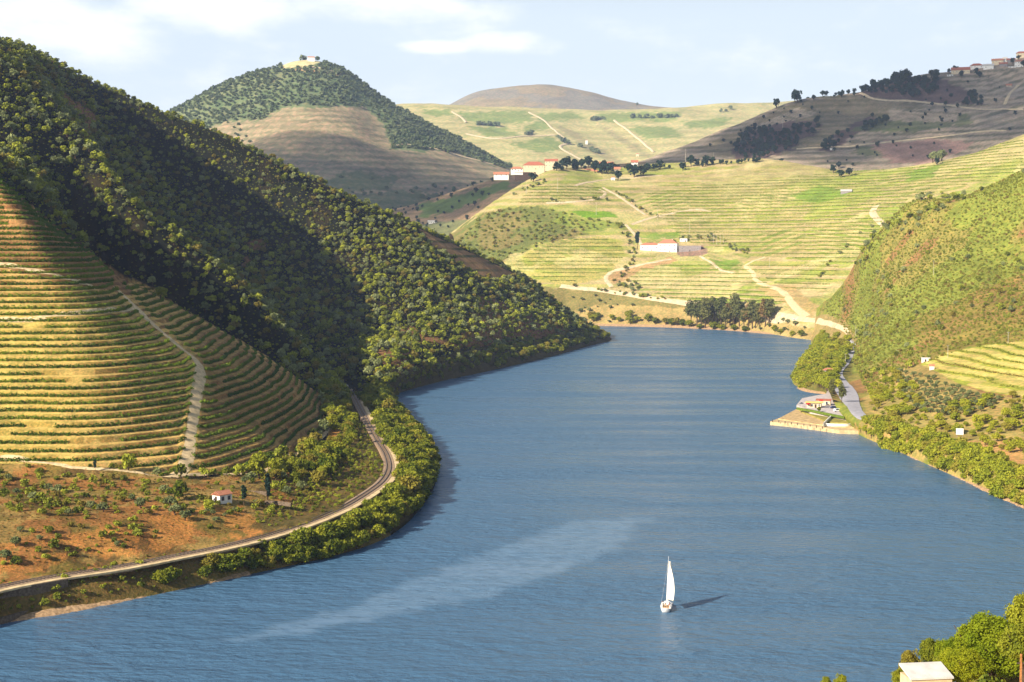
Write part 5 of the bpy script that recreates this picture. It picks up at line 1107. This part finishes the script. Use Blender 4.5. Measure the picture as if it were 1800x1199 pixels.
for sx in (-1, 1):
    bm = bmesh.new(); box(bm, sx*1.2, .16, 1.3, .15, .15, 2.8); bmobj('post', bm, M_grey, o)
for i in range(9):
    t = i/8; p = Vector(WZ(1358+t*88, 741.5+t*12.2, 1.9)); o = link('bollard', None); o.location = p; tag(o, 'dark mooring bollard on the quay edge, %s from the tip' % ordinal(i+1), 'bollard', 'mooring bollards along the quay')
    bm = bmesh.new(); bmesh.ops.create_cone(bm, cap_ends=True, segments=10, radius1=.22, radius2=.16, depth=1.0, matrix=Matrix.Translation((0, 0, .5))); bmobj('shaft', bm, M_door, o)
    bm = bmesh.new(); bmesh.ops.create_cone(bm, cap_ends=True, segments=10, radius1=.3, radius2=.2, depth=.25, matrix=Matrix.Translation((0, 0, 1.1))); bmobj('cap', bm, M_door, o)
# ---- cars
def car(p, yaw, body, label, van=False):
    o = link('parked_car', None); o.location = p; o.rotation_euler = (0, 0, yaw); tag(o, label, 'van' if van else 'car')
    hgt = 1.9 if van else 1.42; prof = [(-2.1, .35), (-2.15, .8), (-1.95, .95), (-1.55 if not van else -1.95, 1.0), (-1.15 if not van else -1.9, hgt-.03), (-.2, hgt), (.45 if not van else 1.0, hgt-.05), (1.15 if not van else 1.6, .95), (2.0, .82), (2.12, .6), (2.1, .35)]
    bm = bmesh.new(); L = [bm.verts.new((x, -.84*(1 if z < 1 else .86), z)) for x, z in prof]; Rr = [bm.verts.new((x, .84*(1 if z < 1 else .86), z)) for x, z in prof]
    bm.faces.new(L); bm.faces.new(Rr[::-1])
    for i in range(len(prof)): j = (i+1) % len(prof); bm.faces.new([L[i], L[j], Rr[j], Rr[i]])
    bmobj('body', bm, body, o)
    for sy in (-1, 1):
        bm = bmesh.new(); vs = [bm.verts.new((x, sy*(.80 if z < 1.1 else .745), z)) for x, z in ((-1.3, 1.0), (-.95, hgt-.12), (.4, hgt-.12), (.95, 1.0))]; f = bm.faces.new(vs); r_ = bmesh.ops.extrude_face_region(bm, geom=[f]); bmesh.ops.translate(bm, vec=(0, sy*.05, 0), verts=[q for q in r_['geom'] if isinstance(q, bmesh.types.BMVert)]); bmobj('side_window', bm, M_glass, o)
    bm = bmesh.new(); box(bm, .88 if not van else 1.35, 0, (hgt+.95)/2, .5, 1.3, .06); me = bmobj('windscreen', bm, M_glass, o)
    for sx in (-1.3, 1.3):
        for sy in (-.8, .8):
            bm = bmesh.new(); bmesh.ops.create_cone(bm, cap_ends=True, segments=14, radius1=.33, radius2=.33, depth=.22, matrix=Matrix.Translation((sx, sy, .33)) @ Matrix.Rotation(R(90), 4, 'X')); bmobj('wheel', bm, M_door, o)
M_navy = plain('navy_car_paint', srgb(44, 60, 92), 0.3, 0.05, 1, 0.5); M_cwhite = plain('white_car_paint', srgb(230, 232, 236), 0.3, 0.04, 1, 0.5); M_silver = plain('silver_car_paint', srgb(160, 166, 176), 0.35, 0.05, 1, 0.5)
car(yard(1466, 718), R(12), M_navy, 'dark blue car parked beside the cafe'); car(yard(1472, 724), R(8), M_cwhite, 'white van parked in front of the dark blue car', True); car(yard(1484, 690, 7.5), R(70), M_silver, 'silver car standing on the gravel yard behind the tall poplar')
car(Vector(WZ(1654, 775, 7.55)), R(-28), M_silver, 'silver car on the riverside road left of the white board'); car(at(1397, 563)+Vector((0, 0, .6)), R(-10), M_cwhite, 'white car on the track below the winding farm track')
for (u, v, r, lb) in ((1480,716,3.4,'tall pale poplar beside the cafe car park'),(1463,700,3.0,'slim pale poplar left of the taller poplar'),(1440,724,1.4,'round bush on the grass below the cafe'),(1524,750,3.0,'leafy tree where the quay meets the bank'),(1508,756,2.2,'grey-green bush at the inner end of the quay'),(1560,762,4.4,'big round yellow-green tree beside the quay bank'),(1540,766,3.6,'yellow-green tree left of the big round bank tree')):
    p = Vector(WZ(u, v, 4.6 if v < 730 else 1.5)); one_tree(K_euc if 'poplar' in lb else K_river, p, r, 'bank_tree', lb, 'tree', None, True, .95 if 'poplar' not in lb else 1.15)
# ---- poles
def pole(u, vt, vb, label, sh=None, arms=True, D=None):
    p = at(u, vb, sh) if D is None else Vector(P(u, vb, D)); k = p.length/F; H = (vb-vt)*k; r = max(.14, .55*k*.5); o = link('power_pole', None); o.location = p; tag(o, label, 'pole', 'pale concrete power poles'); o.rotation_euler = (0, 0, face(p, R(25)))
    bm = bmesh.new(); bmesh.ops.create_cone(bm, cap_ends=True, segments=8, radius1=r, radius2=r*.6, depth=H+1, matrix=Matrix.Translation((0, 0, H/2-.5))); bmobj('shaft', bm, M_concrete, o)
    if arms:
        bm = bmesh.new(); box(bm, 0, 0, H-.6, max(2, H*.16), r*.8, r*.8); c = bmobj('crossarm', bm, M_concrete, o)
        for sx in (-1, 0, 1):
            bm = bmesh.new(); bmesh.ops.create_cone(bm, cap_ends=True, segments=6, radius1=.12, radius2=.08, depth=.4, matrix=Matrix.Translation((sx*H*.07, 0, H-.6+r*.4+.2))); bmobj('insulator', bm, M_glass, c)
for a in ((1641,459,484,'pale power pole standing in the eastern hillside scrub'),(1480,499,518,'pale power pole at the foot of the eastern hillside scrub'),(1353,453,470,'pale power pole above the winding farm track'),(1504,572,590,'short pale pole beside the bend of the riverside road'),(1666,607,629,'pale pole above the olive rows'),(1772,584,604,'pale pole at the top of the eastern vineyard'),
          (1205,263,289,'pale power pole at the left foot of the village hill'),(1254,268,281,'short pale pole under the dark copse'),(1376,206,225,'pale power pole inside the dark copse'),(925,320,341,'pale power pole on the left edge of the estate vineyard'),(1048,356,378,'pale power pole in the green field below the estate'),(1156,366,386,'pale power pole right of the estate vineyard'),(1212,386,410,'pale power pole behind the yard building'),(1486,622,640,'pale lamp pole in the grove by the road')):
    pole(*a)
for i, (u, a, b) in enumerate(((1254,411,428),(1260,410,430),(1266,411,430),(1272,413,428))): pole(u, a, b, 'pale thick post in a cluster of four beside the fields, %s from the left' % ordinal(i+1), prom, arms=False)
pole(980, 313, 338, 'broad pale concrete chute on the estate vineyard', prom, arms=False)
# ---- near shed
p = Vector(P(1636, 1199, 138)); zg = p.z
o = house('pale_shed', 'pale flat-sided shed with a bright sheet roof at the bottom edge', Vector((p.x, p.y+1.6, p.z-2.1)), 4.2, 2.8, 2.3, roof='shed', rh=.7, yaw=face(p, R(24)), wm=plain('shed_render', srgb(214, 190, 150), .9, .12, 1.5, .1), rm=M_pale, win=(0, 0), door=False, base=8, over=.12, cat='shed')
bm = bmesh.new(); box(bm, 1.2, -1.64, 1.4, .22, .08, .22); bmobj('vent', bm, M_glass, o)
p = Vector(P(1794, 1196, 120)); o = link('wooden_post', None); o.location = p; tag(o, 'weathered wooden post in the bottom right corner', 'post')
bm = bmesh.new(); box(bm, 0, 0, .2, .16, .16, 4.2, .8); bmobj('shaft', bm, plain('weathered_wood', srgb(176, 120, 72), .9, .3, 5, .05), o); bm = bmesh.new(); box(bm, .1, 0, 1.5, .9, .07, .12); bmobj('rail', bm, M_sleep, o)
for (K_, u, v, D, r, lb) in ((K_big, 1690, 1199, 142, 2.8, 'bright leafy bush overhanging the shed roof'), (K_shrub, 1730, 1215, 136, 2.6, 'green undergrowth below the large bright tree'), (K_big2, 1800, 1160, 138, 2.8, 'olive tree mass right of the large bright tree'), (K_big, 1795, 1185, 150, 3.2, 'bright leafy crown at the right frame edge')):
    p = P(u, v, D); one_tree(K_, (p[0], p[1], p[2]-r*.6), r, 'broadleaf_tree', lb, 'tree', None, True)
# ================================================================ sailing boat
def boat():
    o = link('sailing_boat', None); o.location = Vector(WZ(1171, 1069, 0)); o.rotation_euler = (R(0), R(2), R(-8)); tag(o, 'white sailing boat with one tall cream sail heading upriver', 'sailing boat')
    M_hull = plain('white_gelcoat', srgb(240, 238, 232), .3, .03, 1, .5); M_keel = plain('dark_antifouling', srgb(26, 30, 44), .5, .1, 1, .3); M_deck = plain('teak_deck', srgb(206, 170, 128), .7, .15, 3, .2); M_sail = plain('sailcloth', srgb(246, 240, 224), .8, .03, .5, .1); M_al = plain('mast_alloy', srgb(226, 226, 226), .4, .05, 1, .5, .2)
    n = 15; L_ = 8.8; sec = []
    for i in range(n):
        t = i/(n-1); y = -L_/2+L_*t; bw = 1.45*(math.sin(math.pi*min(1, (t*.62+.30)))**.8)*(1-max(0, (t-.55)/.45)**2.2) + .02; sh = .95+.25*(t-.4)**2*2; sec.append((y, bw, sh))
    def hull(z0, z1, mat, name, grow=0):
        bm = bmesh.new(); rings = []
        for y, bw, sh in sec:
            row = []
            for k in range(9):
                a = (k/8-.5)*2; zz = -.45 + (abs(a)**1.6)*(sh+.45); wv = bw*(abs(a)**.55)*(1 if a > 0 else -1); row.append((wv, y, zz))
            rings.append(row)
        vs = [[bm.verts.new((x*(1+grow), y, z)) for x, y, z in r] for r in rings]
        for i in range(n-1):
            for k in range(8): bm.faces.new([vs[i][k], vs[i][k+1], vs[i+1][k+1], vs[i+1][k]])
        bm.faces.new(vs[0][::-1])
        return bmobj(name, bm, mat, o, True)
    hull(0, 1, M_hull, 'hull')
    bm = bmesh.new(); a_ = []; b_ = []
    for y, bw, sh in sec: a_.append(bm.verts.new((-bw*.99, y, sh-.03))); b_.append(bm.verts.new((bw*.99, y, sh-.03)))
    for i in range(n-1): bm.faces.new([a_[i], b_[i], b_[i+1], a_[i+1]])
    bmobj('deck', bm, M_hull, o)
    bm = bmesh.new(); box(bm, 0, -2.4, .99, 1.7, 2.9, .06); bmobj('cockpit_floor', bm, M_deck, o)
    for sx in (-1, 1):
        bm = bmesh.new(); box(bm, sx*1.0, -2.4, 1.15, .28, 2.9, .3); bmobj('coaming', bm, M_hull, o)
    bm = bmesh.new(); box(bm, 0, .6, 1.2, 1.5, 2.8, .5, .82); cb = bmobj('cabin', bm, M_hull, o)
    for sx in (-1, 1):
        bm = bmesh.new(); box(bm, sx*.73, .6, 1.22, .04, 1.6, .16); bmobj('cabin_window', bm, M_glass, cb)
    V, Fq = tube([(0, .6, .9), (0.02, .6, 7), (.05, .55, 13.3)], (.10, .09, .05), 8); link('mast', mesh_np('mast', V, Fq, M_al), o)
    bd = Vector((1.55, -3.3, 0)).normalized(); bl = 3.7
    V, Fq = tube([(0, .6, 2.0), tuple(Vector((0, .6, 1.95))+bd*bl)], (.07, .06), 8); link('boom', mesh_np('boom', V, Fq, M_al), o)
    V, Fq = tube([(0, 4.3, 1.15), (.04, .6, 12.6)], (.02, .02), 5); link('forestay', mesh_np('forestay', V, Fq, M_al), o)
    for sx in (-1, 1):
        V, Fq = tube([(sx*1.35, .5, .95), (.04, .6, 11.8)], (.015, .015), 4); link('shroud', mesh_np('shroud', V, Fq, M_al), o)
    side = Vector((bd.y*-1, bd.x, 0)); V = []; nu, nv = 14, 22
    for j in range(nv+1):
        t = j/nv; ch = bl*(1-t)**.8*(1+.28*math.sin(math.pi*t)) + .08
        for i in range(nu+1):
            s_ = i/nu; q = Vector((.05*t, .6, 2.1+9.9*t)) + (bd*ch*s_) + side*(-1 if side.x < 0 else 1)*(1.0*math.sin(math.pi*s_**.8)*(1-t*.4)+2.2*t*s_*(1-t)); V.append(tuple(q))
    Fq = [(j*(nu+1)+i, j*(nu+1)+i+1, (j+1)*(nu+1)+i+1, (j+1)*(nu+1)+i) for j in range(nv) for i in range(nu)]
    sl = link('mainsail', mesh_np('mainsail', V, Fq, M_sail), o); md = sl.modifiers.new('thick', 'SOLIDIFY'); md.thickness = .03
    bm = bmesh.new(); box(bm, 0, -4.2, -.25, .12, .4, .5); bmobj('rudder', bm, M_keel, o)
    for sx in (-1, 1):
        V, Fq = tube([(sx*1.0, -4.2, .9), (sx*1.0, -4.2, 1.6), (sx*1.2, -2, 1.6), (sx*1.2, -2, .95)], (.03, .03, .03, .03), 5); link('pushpit_rail', mesh_np('pushpit_rail', V, Fq, M_al), o)
    V, Fq = tube([(-1.35, -4.3, .55), (0, -4.38, .38), (1.35, -4.3, .55)], (.05, .05, .05), 5)
    return o
BOAT = boat()
def person(local, yaw, shirt, trousers, label):
    """seated figure: one skinned body, clothing and hair as its children"""
    M = Matrix.Translation(BOAT.location) @ Matrix.Rotation(BOAT.rotation_euler.z, 4, 'Z')
    def skin(name, pts, edges, rad, mat, parent):
        me = bpy.data.meshes.new(name); me.from_pydata(pts, edges, []); me.materials.append(mat); ob = link(name, me, parent)
        m = ob.modifiers.new('skin', 'SKIN'); m.use_smooth_shade = True
        for i, r in enumerate(rad): me.skin_vertices[0].data[i].radius = (r, r)
        me.skin_vertices[0].data[0].use_root = True; ob.modifiers.new('sub', 'SUBSURF').levels = 1; ob.modifiers['sub'].render_levels = 1; return ob
    sk = plain('skin_tone', srgb(196, 142, 110), .6, .05, 2, .3)
    pts = [(0, 0, .12), (0, -.02, .35), (0, 0, .56), (0, .01, .66), (0, .03, .80), (-.09, .2, .14), (-.12, .45, .16), (-.12, .48, -.28), (-.12, .62, -.32), (.09, .2, .14), (.12, .45, .16), (.12, .48, -.28), (.12, .62, -.32),
           (-.19, 0, .54), (-.26, .06, .28), (-.18, .3, .22), (-.14, .38, .24), (.19, 0, .54), (.26, .06, .28), (.18, .3, .22), (.14, .38, .24)]
    ed = [(0, 1), (1, 2), (2, 3), (3, 4), (0, 5), (5, 6), (6, 7), (7, 8), (0, 9), (9, 10), (10, 11), (11, 12), (2, 13), (13, 14), (14, 15), (15, 16), (2, 17), (17, 18), (18, 19), (19, 20)]
    ra = [.15, .13, .12, .055, .105, .09, .065, .045, .04, .09, .065, .045, .04, .055, .04, .03, .035, .055, .04, .03, .035]
    b = skin('person', pts, ed, ra, sk, None); b.location = M @ Vector(local); b.rotation_euler = (0, 0, BOAT.rotation_euler.z+yaw); tag(b, label, 'person')
    skin('shirt', [pts[i] for i in (0, 1, 2, 13, 14, 17, 18)], [(0, 1), (1, 2), (2, 3), (3, 4), (2, 5), (5, 6)], [.165, .15, .14, .075, .055, .075, .055], shirt, b)
    skin('trousers', [pts[i] for i in (0, 5, 6, 7, 9, 10, 11)], [(0, 1), (1, 2), (2, 3), (0, 4), (4, 5), (5, 6)], [.16, .11, .08, .06, .11, .08, .06], trousers, b)
    bm = bmesh.new(); bmesh.ops.create_uvsphere(bm, u_segments=12, v_segments=8, radius=.115, matrix=Matrix.Translation((0, .01, .85))); bmesh.ops.delete(bm, geom=[q for q in bm.verts if q.co.z < .80 and q.co.y > -.02], context='VERTS'); bmobj('hair', bm, M_door, b, True)
person((.85, -2.6, 1.32), R(80), M_red, M_navy, 'person in a red shirt sitting in the boat cockpit on the right'); person((-.95, -1.6, 1.32), R(-80), M_white, M_navy, 'person in a white shirt sitting at the left side of the cockpit'); person((-.1, -3.6, 1.28), 0, M_cream, M_door, 'person in a cream shirt sitting at the stern of the boat')

# ================================================================ clouds: real ones, high outside the haze; they shade the hills behind
M_cloud, tcl, bcl = new_mat('cloud_white'); bcl.inputs['Base Color'].default_value = (.9, .9, .9, 1); bcl.inputs['Roughness'].default_value = 1; bcl.inputs['Specular IOR Level'].default_value = 0
tb = tcl.new('ShaderNodeBsdfTransparent'); mx_ = tcl.new('ShaderNodeMixShader'); mx_.inputs[0].default_value = 0.62
tcl.l.new(bcl.outputs[0], mx_.inputs[1]); tcl.l.new(tb.outputs[0], mx_.inputs[2]); tcl.l.new(mx_.outputs[0], tcl.n['Material Output'].inputs[0])
def cloud(name, spots, label):
    Vs = []; Fs = []; off = 0
    bm0 = bmesh.new(); bmesh.ops.create_icosphere(bm0, subdivisions=4, radius=1); bv = np.array([q.co[:] for q in bm0.verts]); bf = np.array([[q.index for q in f.verts] for f in bm0.faces]); bm0.free()
    for k, (gx, gy, gz, r) in enumerate(spots):
        Hh = 1560.0; t = (Hh-gz)/SUND.z; c = np.array((gx+SUND.x*t, gy+SUND.y*t, Hh))
        th = np.arctan2(bv[:, 1], bv[:, 0]); f = 1+.30*fbm(bv[:, 0]*2.2+k*9, bv[:, 1]*2.2+bv[:, 2]*1.7, 4, 13)
        Vs.append(bv*f[:, None]*np.array((r, r, r*.30))+c); Fs.append(bf+off); off += len(bv)
    o = link(name, mesh_np(name, np.vstack(Vs), np.vstack(Fs), M_cloud)); tag(o, kind='stuff')
    o['label'] = label
def gp(u, v, D): p = P(u, v, D); return (p[0], p[1], max(p[2], 60))
def sp(lst): return [(*gp(u, v, D), r) for u, v, D, r in lst]
cloud('cloud', sp([(480,330,3050,230),(600,330,3050,240),(720,330,3080,230),(820,330,3050,190),(560,270,3250,170),(700,290,3250,170),(400,290,3200,180),(640,370,2850,200),(750,380,2650,170),(850,350,2600,130),(900,325,2650,110),(300,330,3100,240)]), 'broad white cloud high over the western hills')
cloud('cloud', sp([(1300,245,2680,130),(1400,230,2680,170),(1500,210,2720,200),(1620,190,2760,220),(1740,170,2780,220),(1850,150,2800,230),(1560,270,2480,110),(1680,250,2480,140),(1800,215,2480,140),(1220,275,2650,100),(1130,290,2640,90),(1900,200,2500,160),(1040,298,2620,80),(1450,265,2520,80)]), 'broad white cloud high over the village hill')
#STAGE7
# ---------------------------------------------------------------- water
def water():
    m, t, b = new_mat('river_water'); pos = t.new('ShaderNodeNewGeometry').outputs['Position']
    b.inputs['Base Color'].default_value = (0.064, 0.148, 0.248, 1); b.inputs['IOR'].default_value = 1.33
    sl = t.new('ShaderNodeAttribute'); sl.attribute_name = 'slick'
    mp = t.new('ShaderNodeMapping'); t.put(mp.inputs[0], pos); mp.inputs['Rotation'].default_value = (0, 0, R(-24)); mp.inputs['Scale'].default_value = (0.5, 1.0, 1)
    mp2 = t.new('ShaderNodeMapping'); t.put(mp2.inputs[0], pos); mp2.inputs['Rotation'].default_value = (0, 0, R(38)); mp2.inputs['Scale'].default_value = (0.16, 1, 1)
    mp3 = t.new('ShaderNodeMapping'); t.put(mp3.inputs[0], pos); mp3.inputs['Rotation'].default_value = (0, 0, R(14)); mp3.inputs['Scale'].default_value = (0.5, 1, 1)
    gust = t.ramp(t.noise(mp2.outputs[0], 0.035, 5, 0.6), 0.36, 0.66)            # wind lanes
    broad = t.ramp(t.noise(pos, 0.004, 2), 0.35, 0.65)
    a = t.noise(mp.outputs[0], 0.42, 4, 0.62); c = t.noise(mp3.outputs[0], 0.16, 3, 0.6)
    h = t.math('ADD', t.math('MULTIPLY', a, 1.25), t.math('MULTIPLY', c, 1.5))
    amp = t.math('SUBTRACT', t.math('ADD', t.math('MULTIPLY', gust, 0.55), 0.55), t.math('MULTIPLY', t.math('MULTIPLY', sl.outputs['Fac'], t.ramp(t.noise(pos, 0.25, 4, 0.65), 0.3, 0.6)), 0.6))
    amp = t.math('ADD', amp, t.math('MULTIPLY', broad, 0.15))
    bp = t.new('ShaderNodeBump'); bp.inputs['Distance'].default_value = 1.0; t.put(bp.inputs['Strength'], t.math('MULTIPLY', amp, 1.0, clamp=True))
    t.put(bp.inputs['Height'], h); t.put(b.inputs['Normal'], bp.outputs[0])
    t.put(b.inputs['Base Color'], t.mix(t.math('MULTIPLY', sl.outputs['Fac'], t.ramp(t.noise(mp.outputs[0], 0.3, 5, 0.7), 0.32, 0.6, 0.35, 1.0)), (0.064, 0.148, 0.248, 1), (0.125, 0.225, 0.335, 1)))  # paler base colour paints in the slick's brighter sky reflection
    t.put(b.inputs['Roughness'], t.math('ADD', 0.22, t.math('MULTIPLY', gust, 0.18)))
    # surface grid: fine over the visible reach, skirts out to the edge
    us = np.concatenate([np.linspace(-2500, -230, 40), np.linspace(-200, 2000, 420), np.linspace(2040, 5000, 40)]); vs = np.concatenate([np.linspace(2600, 1310, 40), np.linspace(1300, 620, 300), np.linspace(618, 540, 30)])
    G = np.array([[WZ(u, v, 0) for u in us] for v in vs]); nr, nc = G.shape[:2]
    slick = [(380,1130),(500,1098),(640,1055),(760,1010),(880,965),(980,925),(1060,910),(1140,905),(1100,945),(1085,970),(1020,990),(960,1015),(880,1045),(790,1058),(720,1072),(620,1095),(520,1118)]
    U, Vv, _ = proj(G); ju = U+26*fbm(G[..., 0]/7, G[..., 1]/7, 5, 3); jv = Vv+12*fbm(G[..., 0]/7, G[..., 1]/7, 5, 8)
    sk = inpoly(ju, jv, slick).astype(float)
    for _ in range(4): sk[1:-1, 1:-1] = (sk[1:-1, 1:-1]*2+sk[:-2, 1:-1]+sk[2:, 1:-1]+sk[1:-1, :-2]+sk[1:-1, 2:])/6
    idx = np.arange(nr*nc).reshape(nr, nc); q = np.stack([idx[:-1, :-1], idx[:-1, 1:], idx[1:, 1:], idx[1:, :-1]], -1).reshape(-1, 4)
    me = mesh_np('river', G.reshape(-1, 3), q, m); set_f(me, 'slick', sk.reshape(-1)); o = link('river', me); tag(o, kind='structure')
    me = mesh_np('river_bed', [(-6000, -2000, -.6), (6000, -2000, -.6), (6000, 8500, -.6), (-6000, 8500, -.6)], [(0, 1, 2, 3)], m); o = link('river_reach_beyond', me); tag(o, kind='structure')
water()
# ---------------------------------------------------------------- haze
def haze():
    m = bpy.data.materials.new('haze_air'); m.use_nodes = True; t = NT(m.node_tree); t.n.clear()
    v = t.new('ShaderNodeVolumePrincipled'); v.inputs['Color'].default_value = (0.52, 0.66, 1.0, 1); v.inputs['Density'].default_value = 4.6e-5; v.inputs['Anisotropy'].default_value = 0.0
    out = t.new('ShaderNodeOutputMaterial'); t.l.new(v.outputs[0], out.inputs['Volume'])
    bm = bmesh.new(); bmesh.ops.create_cube(bm, size=1)
    me = bpy.data.meshes.new('haze'); 
    for q in bm.verts: q.co = Vector((q.co.x*13000, (q.co.y+0.5)*11400-2500, -14 + (q.co.z+0.5)*1250))
    bm.to_mesh(me); me.materials.append(m); o = link('haze', me); tag(o, kind='stuff')
haze()
